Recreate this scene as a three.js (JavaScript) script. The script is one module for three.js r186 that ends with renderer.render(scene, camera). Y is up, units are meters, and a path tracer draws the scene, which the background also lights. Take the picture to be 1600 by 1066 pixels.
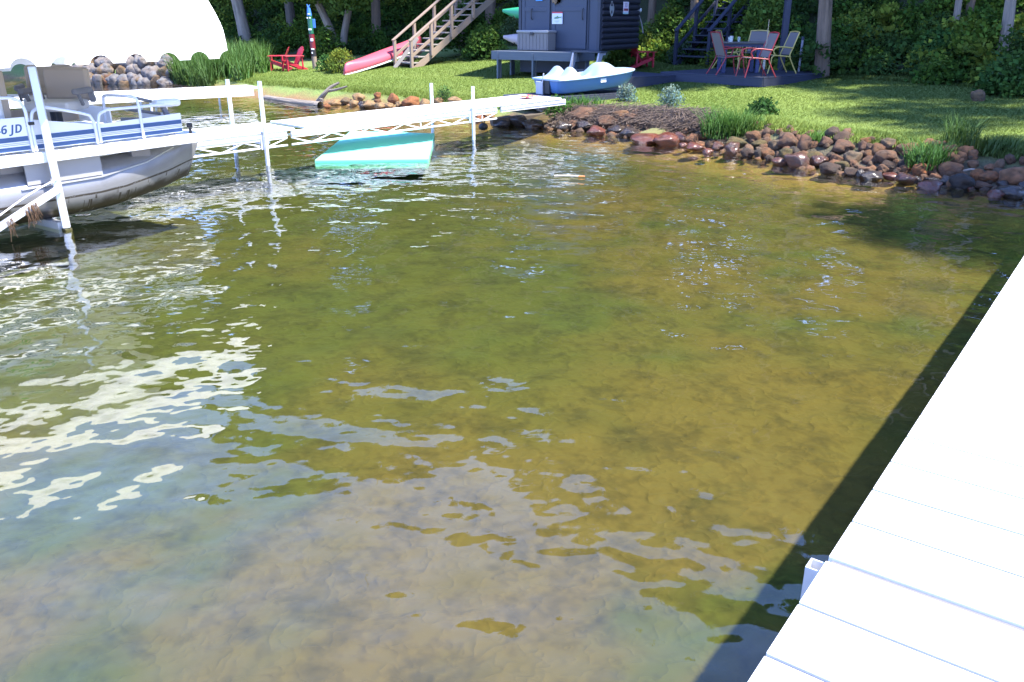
import * as THREE from 'three';
import { RoundedBoxGeometry } from 'three/addons/geometries/RoundedBoxGeometry.js';
import { mergeGeometries, mergeVertices } from 'three/addons/utils/BufferGeometryUtils.js';
import { ImprovedNoise } from 'three/addons/math/ImprovedNoise.js';
import { FontLoader } from 'three/addons/loaders/FontLoader.js';
import { TextGeometry } from 'three/addons/geometries/TextGeometry.js';

// ------------------------------------------------------------------ camera, sky, sun, exposure
const scene = new THREE.Scene();
const FOC = 1300, TILT = 21.2 * Math.PI / 180, EYE = 2.15;
const camera = new THREE.PerspectiveCamera(2 * Math.atan(533 / FOC) * 180 / Math.PI, 1600 / 1066, 0.1, 600);
camera.position.set(0, EYE, 0);
camera.rotation.x = -TILT;
const renderer = new THREE.WebGLRenderer({ antialias: true });
renderer.setSize(1024, 682);
renderer.toneMapping = THREE.LinearToneMapping;
renderer.toneMappingExposure = 3.9;
renderer.shadowMap.enabled = true;

const SUN_AZ = 110, SUN_EL = 62;
const rad = d => d * Math.PI / 180;
const sunDir = new THREE.Vector3(Math.sin(rad(SUN_AZ)) * Math.cos(rad(SUN_EL)), Math.sin(rad(SUN_EL)), -Math.cos(rad(SUN_AZ)) * Math.cos(rad(SUN_EL)));
const sun = new THREE.DirectionalLight(new THREE.Color().setRGB(1, 0.95, 0.85), 4.6);
sun.position.copy(sunDir).multiplyScalar(80).add(new THREE.Vector3(0, 0, -18));
sun.target.position.set(0, 0, -18);
sun.castShadow = true;
sun.shadow.radius = 2.5;
Object.assign(sun.shadow.camera, { left: -45, right: 45, top: 45, bottom: -45, near: 1, far: 200 });
sun.shadow.mapSize.set(4096, 4096);
scene.add(sun, sun.target);

// ------------------------------------------------------------------ random numbers, noise
function rng(seed) { let a = seed >>> 0; return () => { a = (a + 0x6D2B79F5) | 0; let t = Math.imul(a ^ (a >>> 15), 1 | a); t = (t + Math.imul(t ^ (t >>> 7), 61 | t)) ^ t; return ((t ^ (t >>> 14)) >>> 0) / 4294967296; }; }
const perlin = new ImprovedNoise();
const n3 = (x, y, z) => perlin.noise(x, y, z);
const fbm = (x, y, z, o = 4) => { let s = 0, a = 0.5; for (let i = 0; i < o; i++) { s += a * n3(x, y, z); x = x * 2.03 + 7.1; y = y * 2.03 + 3.7; z = z * 2.03 + 1.3; a *= 0.5; } return s; };
const clamp = (v, a = 0, b = 1) => Math.min(b, Math.max(a, v));
const lerp = (a, b, t) => a + (b - a) * t;
const sstep = (a, b, v) => { const t = clamp((v - a) / (b - a)); return t * t * (3 - 2 * t); };

{ // clear sky with thin high cloud all round
  const W = 1024, H = 512, d = new Float32Array(W * H * 4);
  for (let j = 0; j < H; j++) {
    const el = (j + 0.5) / H * Math.PI - Math.PI / 2, y = Math.sin(el), up = Math.max(0, y);
    for (let i = 0; i < W; i++) {
      const az = (i + 0.5) / W * 2 * Math.PI - Math.PI, x = Math.cos(el) * Math.cos(az), z = Math.cos(el) * Math.sin(az);
      const k = Math.pow(1 - up, 1.35);
      let r = lerp(0.095, 0.36, k), g = lerp(0.2, 0.6, k), b = lerp(0.6, 1.3, k);
      const c = clamp(0.35 + 1.5 * fbm(x / (up + 0.35) * 1.6 + 5, 2.2, z / (up + 0.35) * 1.6, 5)) * 0.5;
      r = lerp(r, 0.8, c * 0.22); g = lerp(g, 0.92, c * 0.22); b = lerp(b, 1.2, c * 0.22);
      const o = (j * W + i) * 4;
      if (y < 0) { r = 0.2; g = 0.24; b = 0.26; }
      d[o] = r; d[o + 1] = g; d[o + 2] = b; d[o + 3] = 1;
    }
  }
  const t = new THREE.DataTexture(d, W, H, THREE.RGBAFormat, THREE.FloatType);
  t.mapping = THREE.EquirectangularReflectionMapping; t.magFilter = t.minFilter = THREE.LinearFilter; t.needsUpdate = true;
  scene.background = t; scene.environment = t;
}

// ------------------------------------------------------------------ from the photograph's measurements to metres
const cT = Math.cos(TILT), sT = Math.sin(TILT);
const ray = (px, py) => { const x = (px - 800) / FOC, y = (533 - py) / FOC; return [x, y * cT - sT, -(cT + y * sT)]; };
const V = (x, y, z) => new THREE.Vector3(x, y, z);
const atY = (px, py, Y) => { const d = ray(px, py), t = (Y - EYE) / d[1]; return V(d[0] * t, Y, d[2] * t); };
const atD = (px, py, D) => { const d = ray(px, py), t = D / -d[2]; return V(d[0] * t, EYE + d[1] * t, -D); };
const mpp = p => (-p.z * cT - (p.y - EYE) * sT) / FOC;              // metres per pixel at a point
const dirAz = az => V(Math.sin(rad(az)), 0, -Math.cos(rad(az)));
const onPlane = (px, py, o, az) => {                                // [metres along, height] on the upright plane through o along az
  const d = ray(px, py), u = dirAz(az), det = -d[0] * u.z + u.x * d[2];
  const t = (-o.x * u.z + u.x * o.z) / det; return [(t * d[0] - o.x) * u.x + (t * d[2] - o.z) * u.z, EYE + d[1] * t];
};

// ------------------------------------------------------------------ the shore and the ground's height
const SHORE = [[-90, -44], [-30, -37], [-16.8, -32.8], [-12.8, -30.9], [-10, -28.2], [-8.41, -26.2], [-7.61, -25.7], [-5.71, -24.1], [-4.4, -22.9], [-2.9, -21.6], [-1.2, -19.8], [-0.14, -18.5], [1.32, -17.6], [2.48, -16.5], [3.47, -15.35], [4.88, -12.85], [6.67, -10.95], [8.3, -9.3], [10, -6], [12, -1], [14, 8], [18, 60]];
function shoreDist(x, z) {
  let best = 1e9, sg = 1;
  for (let i = 0; i + 1 < SHORE.length; i++) {
    const [ax, az] = SHORE[i], [bx, bz] = SHORE[i + 1], dx = bx - ax, dz = bz - az;
    const t = clamp(((x - ax) * dx + (z - az) * dz) / (dx * dx + dz * dz)), qx = x - ax - dx * t, qz = z - az - dz * t, q = qx * qx + qz * qz;
    if (q < best - 1e-9) { best = q; sg = dx * qz - dz * qx < 0 ? 1 : -1; }
  }
  return sg * Math.sqrt(best);
}
const hillStart = (x, z) => x > 2 ? lerp(11.5, 8.2, sstep(3, 9, x)) : lerp(5.2, 11.5, sstep(-9, -1, x));
function groundH(x, z, s = shoreDist(x, z)) {
  if (s < 0) return -0.31 * (1 - Math.exp(s * 0.9)) - 0.01 * Math.min(-s, 25);
  const bank = lerp(0.3, 0.4, sstep(2.5, 5, x)), hs = hillStart(x, z);
  let h = bank * sstep(-0.1, 1.0, s) + lerp(0.088, 0.048, sstep(0.5, 3.5, x)) * Math.max(0, Math.min(s, hs) - 0.9);
  const over = Math.max(0, s - hs);
  h += 0.62 * (Math.sqrt(over * over + 0.6) - Math.sqrt(0.6)) * (over < 14 ? 1 : 14 / over) + 0.12 * Math.max(0, over - 14);
  return h + 0.05 * n3(x * 0.45, 3.3, z * 0.45) * sstep(0.5, 2, s) + 0.35 * n3(x * 0.25, 9.1, z * 0.25) * sstep(0, 4, over);
}
const onGround = (px, py, lift = 0) => {                             // first ground point the line of sight meets
  const d = ray(px, py); let t = 4, prev = 4;
  for (; t < 90; t += 0.05) { const x = d[0] * t, z = d[2] * t, y = EYE + d[1] * t; if (y <= Math.max(0, groundH(x, z)) + lift) break; prev = t; }
  return V(d[0] * t, EYE + d[1] * t - lift, d[2] * t);
};
const groundAt = (x, z) => V(x, groundH(x, z), z);

// ------------------------------------------------------------------ building helpers
const used = {};
const numbered = n => { const k = used[n] = (used[n] ?? -1) + 1; return k ? `${n}_${String(k).padStart(3, '0')}` : n; };
function tag(o, label, category, group) { Object.assign(o.userData, { label, category }); if (group) o.userData.group = group; return o; }
function thing(name, label, category, p = V(0, 0, 0), az = 90, group) {    // local x runs along az, local z to its right
  const o = new THREE.Group(); o.name = numbered(name); o.position.copy(p); o.rotation.y = rad(90 - az); scene.add(o);
  return tag(o, label, category, group);
}
function part(name, geo, mat, parent, kind) {
  const m = new THREE.Mesh(Array.isArray(geo) ? merge(geo) : geo, mat); m.name = name; m.castShadow = m.receiveShadow = true;
  if (kind) m.userData.kind = kind;
  parent.add(m); return m;
}
function solo(name, geo, mat, label, category, group) { const m = part(numbered(name), geo, mat, scene); return tag(m, label, category, group); }
function setting(name, geo, mat) { return part(numbered(name), geo, mat, scene, 'structure'); }
function dup(src, p, az, label, group) {
  const c = src.clone(); c.name = numbered(src.name.replace(/_\d{3}$/, '')); c.userData = { ...src.userData };
  if (p) c.position.copy(p); if (az !== undefined) c.rotation.set(0, rad(90 - az), 0);
  if (label) c.userData.label = label; if (group) c.userData.group = group; scene.add(c); return c;
}
function merge(list) {
  const out = list.map(g => { const h = g.index ? g.toNonIndexed() : g.clone(); for (const k of Object.keys(h.attributes)) if (!['position', 'normal', 'uv'].includes(k)) h.deleteAttribute(k); return h; });
  return out.length === 1 ? out[0] : mergeGeometries(out);
}
const box = (x0, x1, y0, y1, z0, z1) => new THREE.BoxGeometry(Math.abs(x1 - x0), Math.abs(y1 - y0), Math.abs(z1 - z0)).translate((x0 + x1) / 2, (y0 + y1) / 2, (z0 + z1) / 2);
const rbox = (x0, x1, y0, y1, z0, z1, r = 0.01, seg = 1) => new RoundedBoxGeometry(Math.abs(x1 - x0), Math.abs(y1 - y0), Math.abs(z1 - z0), seg, r).translate((x0 + x1) / 2, (y0 + y1) / 2, (z0 + z1) / 2);
function frameTo(g, p, q, up = V(0, 1, 0)) {
  const x = q.clone().sub(p).normalize(); let y = up.clone().addScaledVector(x, -up.dot(x)); if (y.lengthSq() < 1e-6) y = V(1, 0, 0).addScaledVector(x, -x.x); y.normalize();
  const z = x.clone().cross(y);
  return g.applyMatrix4(new THREE.Matrix4().makeBasis(x, y, z).setPosition(p.clone().add(q).multiplyScalar(0.5)));
}
const bar = (p, q, h, w = h, r = 0) => { const L = p.distanceTo(q); return frameTo(r ? new RoundedBoxGeometry(L, h, w, 1, r) : new THREE.BoxGeometry(L, h, w), p, q); };
const rod = (p, q, r, r2 = r, n = 8) => { const g = new THREE.CylinderGeometry(r2, r, p.distanceTo(q), n); g.rotateZ(-Math.PI / 2); return frameTo(g, p, q); };
const tube = (pts, r, seg = 24, n = 7, tension = 0.5) => new THREE.TubeGeometry(new THREE.CatmullRomCurve3(pts, false, 'catmullrom', tension), seg, r, n);
function loft(rings, capA = true, capB = true) {                      // rings of equally many points
  const n = rings[0].length, pos = [], uv = [], idx = [];
  rings.forEach((r, i) => r.forEach((p, j) => { pos.push(p.x, p.y, p.z); uv.push(j / n, i / (rings.length - 1)); }));
  for (let i = 0; i + 1 < rings.length; i++) for (let j = 0; j < n; j++) { const a = i * n + j, b = i * n + (j + 1) % n, c = a + n, e = b + n; idx.push(a, b, c, b, e, c); }
  for (const [on, i] of [[capA, 0], [capB, rings.length - 1]]) if (on) {
    const m = rings[i].reduce((s, p) => s.add(p), V(0, 0, 0)).multiplyScalar(1 / n), c = pos.length / 3; pos.push(m.x, m.y, m.z); uv.push(0.5, 0.5);
    for (let j = 0; j < n; j++) i ? idx.push(i * n + j, i * n + (j + 1) % n, c) : idx.push((j + 1) % n, j, c);
  }
  const g = new THREE.BufferGeometry(); g.setAttribute('position', new THREE.Float32BufferAttribute(pos, 3)); g.setAttribute('uv', new THREE.Float32BufferAttribute(uv, 2)); g.setIndex(idx); g.computeVertexNormals(); return g;
}

// ------------------------------------------------------------------ textures
function tileNoise(N, period, oct, seed) {                            // value noise that tiles, 0..1
  const out = new Float32Array(N * N); let amp = 1, tot = 0, P = period;
  for (let o = 0; o < oct; o++, P *= 2, amp *= 0.55) {
    const r = rng(seed + o * 101), g = Float32Array.from({ length: P * P }, () => r()); tot += amp;
    for (let j = 0; j < N; j++) { const v = j / N * P, j0 = v | 0, fy = v - j0, sy = fy * fy * (3 - 2 * fy), r0 = (j0 % P) * P, r1 = ((j0 + 1) % P) * P;
      for (let i = 0; i < N; i++) { const u = i / N * P, i0 = u | 0, fx = u - i0, sx = fx * fx * (3 - 2 * fx), a = i0 % P, b = (i0 + 1) % P;
        out[j * N + i] += amp * lerp(lerp(g[r0 + a], g[r0 + b], sx), lerp(g[r1 + a], g[r1 + b], sx), sy); } }
  }
  for (let k = 0; k < out.length; k++) out[k] /= tot; return out;
}
function dataTex(N, fn, srgb = true, repeat = [1, 1]) {               // fn(i, j, k) gives linear [r, g, b] or a grey
  const d = new Uint8Array(N * N * 4), enc = v => 255 * (srgb ? (v <= 0.0031308 ? 12.92 * v : 1.055 * Math.pow(v, 1 / 2.4) - 0.055) : v);
  for (let j = 0, k = 0; j < N; j++) for (let i = 0; i < N; i++, k++) { const c = fn(i, j, k), q = typeof c === 'number' ? [c, c, c] : c; for (let m = 0; m < 3; m++) d[k * 4 + m] = clamp(enc(clamp(q[m])), 0, 255); d[k * 4 + 3] = 255; }
  const t = new THREE.DataTexture(d, N, N); t.wrapS = t.wrapT = THREE.RepeatWrapping; t.magFilter = t.minFilter = THREE.LinearFilter; if (srgb) t.colorSpace = THREE.SRGBColorSpace; t.repeat.set(...repeat); t.needsUpdate = true; return t;
}
const mix3 = (a, b, t) => [lerp(a[0], b[0], t), lerp(a[1], b[1], t), lerp(a[2], b[2], t)];
const NA = tileNoise(512, 8, 6, 11), NB = tileNoise(512, 16, 5, 23), NC = tileNoise(512, 64, 3, 37);
const grainTex = dataTex(512, (i, j, k) => 0.72 + 0.28 * (0.5 * NA[k] + 0.5 * NC[k]) * 1.6);                                   // soft mottle to multiply a colour with
const bumpTex = dataTex(512, (i, j, k) => 0.5 * NB[k] + 0.5 * NC[k], false);
const woodTex = dataTex(512, (i, j) => { const k = j * 512 + i, s = NC[(j * 512 + ((i / 24) | 0)) % 262144]; return 0.55 + 0.45 * clamp(0.6 * s + 0.5 * NA[k]); });
const barkBump = dataTex(512, (i, j) => { const w = NB[((j >> 2) % 512) * 512 + i], f = NC[((j >> 1) % 512) * 512 + i]; return clamp(1.6 * w - 0.3 + 0.3 * f); }, false);
const barkTex = dataTex(512, (i, j, k) => { const w = NB[((j >> 2) % 512) * 512 + i], f = NC[((j >> 1) % 512) * 512 + i]; return clamp(0.35 + 0.75 * w * (0.6 + 0.6 * f) + 0.15 * NA[k]); });
const C = (r, g, b) => new THREE.Color().setRGB(r, g, b);
const mat = (r, g, b, rough = 0.7, o = {}) => new THREE.MeshStandardMaterial({ color: C(r, g, b), roughness: rough, ...o });
const M = {
  deckWhite: mat(0.78, 0.78, 0.77, 0.55, { map: grainTex }), alu: mat(0.72, 0.73, 0.76, 0.38, { metalness: 0.55 }), aluWhite: mat(0.76, 0.77, 0.8, 0.45), darkPost: mat(0.1, 0.09, 0.075, 0.6), algae: mat(0.06, 0.055, 0.02, 0.9, { bumpMap: bumpTex, bumpScale: 0.005 }),
  white: mat(0.8, 0.8, 0.8, 0.4), vinyl: mat(0.82, 0.82, 0.8, 0.55, { side: THREE.DoubleSide }), tan: mat(0.42, 0.34, 0.26, 0.7), greyPad: mat(0.2, 0.19, 0.19, 0.7), black: mat(0.02, 0.02, 0.022, 0.5),
  pontoon: mat(0.62, 0.62, 0.64, 0.42, { metalness: 0.75 }), blue: mat(0.032, 0.085, 0.21, 0.45), stripeGrey: mat(0.35, 0.37, 0.4, 0.5), carpet: mat(0.17, 0.15, 0.13, 0.95),
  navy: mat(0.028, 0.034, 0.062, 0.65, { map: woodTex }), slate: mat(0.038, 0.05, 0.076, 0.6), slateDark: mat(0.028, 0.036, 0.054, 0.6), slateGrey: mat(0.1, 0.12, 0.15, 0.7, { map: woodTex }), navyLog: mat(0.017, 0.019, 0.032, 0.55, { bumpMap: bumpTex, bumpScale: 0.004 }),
  wood: mat(0.3, 0.22, 0.165, 0.8, { map: woodTex }), woodGrey: mat(0.34, 0.3, 0.27, 0.85, { map: woodTex }), deadWood: mat(0.3, 0.25, 0.2, 0.9, { map: woodTex }),
  red: mat(0.4, 0.018, 0.035, 0.45), redMetal: mat(0.22, 0.018, 0.026, 0.45), yellowMetal: mat(0.42, 0.33, 0.09, 0.45), sling: mat(0.13, 0.115, 0.11, 0.9), navyMetal: mat(0.02, 0.03, 0.1, 0.45),
  canoe: mat(0.52, 0.085, 0.12, 0.35), canoeTrim: mat(0.7, 0.74, 0.74, 0.5), pedalBlue: mat(0.075, 0.18, 0.38, 0.45), pedalTop: mat(0.3, 0.4, 0.52, 0.45), mint: mat(0.2, 0.62, 0.48, 0.6),
  teal: mat(0.015, 0.32, 0.34, 0.35), kayakGreen: mat(0.03, 0.3, 0.14, 0.35), maroon: mat(0.2, 0.05, 0.06, 0.4), stone: mat(0.38, 0.36, 0.33, 0.9), boxGrey: mat(0.16, 0.15, 0.145, 0.7), boxLid: mat(0.24, 0.24, 0.25, 0.6),
  bark: mat(0.18, 0.13, 0.09, 0.95, { map: barkTex, bumpMap: barkBump, bumpScale: 0.03 }), barkPale: mat(0.27, 0.225, 0.18, 0.95, { map: barkTex, bumpMap: barkBump, bumpScale: 0.02 }), barkDark: mat(0.1, 0.085, 0.07, 0.95, { map: barkTex, bumpMap: barkBump, bumpScale: 0.03 }),
};
const leafMat = (r, g, b, tr = 0.35) => new THREE.MeshPhysicalMaterial({ color: C(r, g, b), roughness: 0.95, transmission: tr, thickness: 0, specularIntensity: 0.12, side: THREE.DoubleSide });
const L = { white: leafMat(1, 1, 1), blade: leafMat(1, 1, 1, 0.3) };

// ------------------------------------------------------------------ the ground: lawn, wooded hill, lake bed, water
{
  const X0 = -62, X1 = 48, Z0 = -84, Z1 = 8, ST = 0.3, NX = Math.round((X1 - X0) / ST), NZ = Math.round((Z1 - Z0) / ST);
  const pos = new Float32Array((NX + 1) * (NZ + 1) * 3), col = new Float32Array(pos.length), uv = new Float32Array((NX + 1) * (NZ + 1) * 2), S = new Float32Array((NX + 1) * (NZ + 1)), HS = new Float32Array(S.length);
  for (let j = 0, k = 0; j <= NZ; j++) for (let i = 0; i <= NX; i++, k++) {
    const x = X0 + i * ST, z = Z0 + j * ST, s = shoreDist(x, z); S[k] = s; HS[k] = s - hillStart(x, z);
    pos[k * 3] = x; pos[k * 3 + 1] = s < 0 ? s * 0.5 : groundH(x, z, s); pos[k * 3 + 2] = z; uv[k * 2] = x; uv[k * 2 + 1] = z;
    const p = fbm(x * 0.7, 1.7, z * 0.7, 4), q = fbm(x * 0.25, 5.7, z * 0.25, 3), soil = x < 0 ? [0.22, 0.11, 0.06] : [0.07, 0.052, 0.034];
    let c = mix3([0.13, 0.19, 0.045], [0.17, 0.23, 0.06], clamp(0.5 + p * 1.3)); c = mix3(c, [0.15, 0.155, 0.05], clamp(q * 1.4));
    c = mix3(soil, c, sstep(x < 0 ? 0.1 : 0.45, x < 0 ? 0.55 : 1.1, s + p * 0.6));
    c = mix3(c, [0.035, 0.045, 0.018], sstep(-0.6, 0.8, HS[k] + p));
    col.set(c, k * 3);
  }
  const idx = { lawn: [], wooded_hill: [] };
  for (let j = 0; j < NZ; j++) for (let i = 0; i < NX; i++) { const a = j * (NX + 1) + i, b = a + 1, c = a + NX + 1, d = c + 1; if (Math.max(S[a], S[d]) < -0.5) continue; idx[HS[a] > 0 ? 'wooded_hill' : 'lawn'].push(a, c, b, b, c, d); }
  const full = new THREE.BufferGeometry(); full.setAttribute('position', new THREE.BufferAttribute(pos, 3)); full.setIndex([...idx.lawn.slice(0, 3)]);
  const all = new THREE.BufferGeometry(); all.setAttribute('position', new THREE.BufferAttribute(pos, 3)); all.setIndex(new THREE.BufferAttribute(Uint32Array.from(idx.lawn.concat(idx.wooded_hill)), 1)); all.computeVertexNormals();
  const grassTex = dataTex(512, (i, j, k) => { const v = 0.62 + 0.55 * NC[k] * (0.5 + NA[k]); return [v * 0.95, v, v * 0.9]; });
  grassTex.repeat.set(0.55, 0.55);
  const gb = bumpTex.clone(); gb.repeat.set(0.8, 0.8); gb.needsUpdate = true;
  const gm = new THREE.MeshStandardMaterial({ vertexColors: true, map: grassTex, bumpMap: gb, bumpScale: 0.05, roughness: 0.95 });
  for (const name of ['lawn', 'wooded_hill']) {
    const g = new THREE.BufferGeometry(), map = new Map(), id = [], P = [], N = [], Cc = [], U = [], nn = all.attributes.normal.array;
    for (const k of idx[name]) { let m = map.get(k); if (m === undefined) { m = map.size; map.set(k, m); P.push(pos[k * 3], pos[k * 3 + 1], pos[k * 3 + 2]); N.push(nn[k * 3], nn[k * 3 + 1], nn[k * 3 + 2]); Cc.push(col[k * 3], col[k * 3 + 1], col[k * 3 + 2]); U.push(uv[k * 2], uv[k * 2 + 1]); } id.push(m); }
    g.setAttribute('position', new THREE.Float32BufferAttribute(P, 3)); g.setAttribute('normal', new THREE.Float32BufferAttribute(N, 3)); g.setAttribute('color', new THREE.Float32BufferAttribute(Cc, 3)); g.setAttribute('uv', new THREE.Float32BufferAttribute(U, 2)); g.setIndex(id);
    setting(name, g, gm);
  }
}
{ // lake bed: sand, silt and patches of weed, with soft mounds
  const X0 = -26, X1 = 14, Z0 = -38, Z1 = 6, ST = 0.11, NX = Math.round((X1 - X0) / ST), NZ = Math.round((Z1 - Z0) / ST);
  const pos = [], col = [], uv = [], idx = [], S = [];
  for (let j = 0; j <= NZ; j++) for (let i = 0; i <= NX; i++) {
    const x = X0 + i * ST, z = Z0 + j * ST, s = shoreDist(x, z); S.push(s);
    const m = n3(x * 2.6, 0.5, z * 3.4) * 0.6 + n3(x * 5.5, 4.5, z * 6.5) * 0.4, deep = sstep(0.2, 2, -s);
    pos.push(x, groundH(x, z, s) - 0.035 + 0.06 * m * deep, z); uv.push(x, z);
    const p = fbm(x * 0.33, 8.2, z * 0.33, 4), q = fbm(x * 0.9 + 30, 2.2, z * 1.1, 4), w = fbm(x * 2.2, 6.2, z * 2.6, 3);
    let c = mix3([0.07, 0.05, 0.013], [0.039, 0.044, 0.008], clamp(0.5 + 1.6 * p + 0.8 * q + 0.8 * sstep(4, -2.5, x) * sstep(-3.2, -6, z) - 0.2)); c = mix3(c, [0.074, 0.05, 0.026], 0.7 * sstep(-5.5, -3, z) * clamp(0.75 - 1.2 * q));
    c = mix3(c, [0.033, 0.043, 0.009], sstep(0.05, 0.4, q + 0.5 * p)); c = mix3(c, [0.024, 0.026, 0.009], 0.4 * sstep(0.08, 0.4, w + 0.35 * q));
    c = mix3([0.2, 0.12, 0.05], c, sstep(0, 1.6, -s));
    col.push(...c);
  }
  for (let j = 0; j < NZ; j++) for (let i = 0; i < NX; i++) { const a = j * (NX + 1) + i, b = a + 1, c = a + NX + 1, d = c + 1; if (S[a] > 0.5) continue; idx.push(a, c, b, b, c, d); }
  const g = new THREE.BufferGeometry(); g.setAttribute('position', new THREE.Float32BufferAttribute(pos, 3)); g.setAttribute('color', new THREE.Float32BufferAttribute(col, 3)); g.setAttribute('uv', new THREE.Float32BufferAttribute(uv, 2)); g.setIndex(idx); g.computeVertexNormals();
  const bedTex = dataTex(512, (i, j, k) => { const v = Math.pow(0.15 + 1.6 * (0.42 * NB[k] + 0.33 * NA[k] + 0.25 * NC[k]), 1.4), f = 0.6 * NB[k] + 0.4 * NC[k]; return [v * (0.8 + 0.4 * f), v * (0.8 + 0.35 * f), v * (0.8 + 0.2 * f)]; });
  bedTex.repeat.set(0.31, 0.31);
  const ra = tileNoise(1024, 9, 4, 201), rb = tileNoise(1024, 24, 3, 211), ridge = v => Math.pow(1 - Math.abs(2 * v - 1), 5), sandBump = dataTex(1024, (i, j, k) => clamp(0.6 * ridge(ra[k]) + 0.3 * ridge(rb[k]) + 0.15 * rb[k]), false); sandBump.repeat.set(0.34, 0.4); const bb = bumpTex.clone(); bb.repeat.set(0.7, 0.7); bb.needsUpdate = true;
  setting('lake_bed', g, new THREE.MeshStandardMaterial({ vertexColors: true, map: bedTex, bumpMap: sandBump, bumpScale: 0.018, roughness: 0.95 }));
  setting('deep_lake_bed', new THREE.PlaneGeometry(500, 500).rotateX(-Math.PI / 2).translate(0, -1.6, 0), mat(0.05, 0.05, 0.015, 0.95));
}
{ // water surface: one sheet with ripples in its normals, from many crossing wave trains
  const N = 1024, TILE = 9, r = rng(77), waves = [];
  const add = (n, k0, k1, slope, spread) => { for (let q = 0; q < n; q++) { const kk = lerp(k0, k1, Math.pow(r(), 1.5)), a = rad(160 + (r() - 0.5) * spread), kx = Math.round(kk * Math.cos(a)), kz = Math.round(kk * Math.sin(a)); if (kx || kz) waves.push([kx, kz, slope * (0.5 + r()) / Math.sqrt(n), r() * 6.283]); } };
  add(22, 8, 15, 0.026, 170); add(44, 13, 34, 0.04, 190); add(44, 34, 90, 0.027, 240); add(24, 90, 170, 0.012, 300);
  const sx = new Float32Array(N * N), sz = new Float32Array(N * N);
  for (const [kx, kz, a, ph] of waves) {
    const kl = Math.hypot(kx, kz), ax = a * kx / kl, az = a * kz / kl, dp = 2 * Math.PI * kx / N, cd = Math.cos(dp), sd = Math.sin(dp);
    for (let j = 0; j < N; j++) { let p = ph + 2 * Math.PI * kz * j / N, c = Math.cos(p), s = Math.sin(p); for (let i = 0, k = j * N; i < N; i++, k++) { sx[k] += ax * c; sz[k] += az * c; const t = c * cd - s * sd; s = s * cd + c * sd; c = t; } }
  }
  const gust = tileNoise(N, 4, 3, 91), d = new Float32Array(N * N * 4);
  for (let k = 0; k < N * N; k++) { const m = 0.55 + 0.9 * gust[k], nx = -sx[k] * m, nz = -sz[k] * m, l = 1 / Math.hypot(nx, nz, 1); d[k * 4] = 0.5 + 0.5 * nx * l; d[k * 4 + 1] = 0.5 + 0.5 * nz * l; d[k * 4 + 2] = 0.5 + 0.5 * l; d[k * 4 + 3] = 1; }
  const t = new THREE.DataTexture(d, N, N, THREE.RGBAFormat, THREE.FloatType); t.wrapS = t.wrapT = THREE.RepeatWrapping; t.magFilter = t.minFilter = THREE.LinearFilter; t.repeat.set(1 / TILE, 1 / TILE); t.needsUpdate = true;
  const g = new THREE.PlaneGeometry(460, 460, 1, 1); const uv = g.attributes.uv; for (let i = 0; i < 4; i++) uv.setXY(i, uv.getX(i) * 460, uv.getY(i) * 460); g.rotateX(-Math.PI / 2);
  setting('water', g, new THREE.MeshPhysicalMaterial({ color: C(0.9, 0.92, 0.64), roughness: 0.0, transmission: 1, thickness: 0, ior: 1.5, normalMap: t, normalScale: new THREE.Vector2(1, 1) }));
}

// ------------------------------------------------------------------ leaves, trees, bushes
function leafCluster(seed, n, R, size, flat = 0.7) {
  const r = rng(seed), pos = [], nor = [], uv = [], idx = [];
  for (let q = 0; q < n; q++) {
    const a = r() * 6.283, u = r() * 2 - 1, rr = R * Math.cbrt(r()), c = V(rr * Math.sqrt(1 - u * u) * Math.cos(a), rr * u * flat, rr * Math.sqrt(1 - u * u) * Math.sin(a));
    const s = size * (0.6 + 0.8 * r()), up = V(r() - 0.5, 0.35 + r() * 0.8, r() - 0.5).normalize(), ax = V(r() - 0.5, (r() - 0.65) * 0.9, r() - 0.5).normalize(); const side = ax.clone().cross(up).normalize(), nn = side.clone().cross(ax);
    const b = pos.length / 3, P = [c.clone().addScaledVector(ax, -s * 0.5), c.clone().addScaledVector(side, s * 0.36).addScaledVector(nn, -s * 0.08), c.clone().addScaledVector(ax, s * 0.55).addScaledVector(nn, -s * 0.12), c.clone().addScaledVector(side, -s * 0.36).addScaledVector(nn, -s * 0.08)];
    for (const p of P) { pos.push(p.x, p.y, p.z); nor.push(nn.x, nn.y, nn.z); uv.push(0, 0); }
    idx.push(b, b + 1, b + 2, b, b + 2, b + 3);
  }
  const g = new THREE.BufferGeometry(); g.setAttribute('position', new THREE.Float32BufferAttribute(pos, 3)); g.setAttribute('normal', new THREE.Float32BufferAttribute(nor, 3)); g.setAttribute('uv', new THREE.Float32BufferAttribute(uv, 2)); g.setIndex(idx); return g;
}
const CL = { tree: leafCluster(1, 46, 0.62, 0.2), bush: leafCluster(2, 34, 0.34, 0.12), fine: leafCluster(3, 40, 0.24, 0.07), big: leafCluster(4, 22, 0.3, 0.16, 0.5) };
const mtx = new THREE.Matrix4(), qq = new THREE.Quaternion(), ee = new THREE.Euler();
function instances(name, geo, material, list, parent, kind = 'stuff') {   // list of [position, scale, colour, yaw, tilt]
  const im = new THREE.InstancedMesh(geo, material, list.length); im.name = name; im.castShadow = im.receiveShadow = true;
  list.forEach(([p, s, c, yaw = 0, tilt = 0, sy = s], i) => { qq.setFromEuler(ee.set(tilt, yaw, tilt * 0.7)); mtx.compose(p, qq, V(s, sy, s)); im.setMatrixAt(i, mtx); im.setColorAt(i, c); });
  im.userData.kind = kind; parent.add(im); return im;
}
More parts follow.
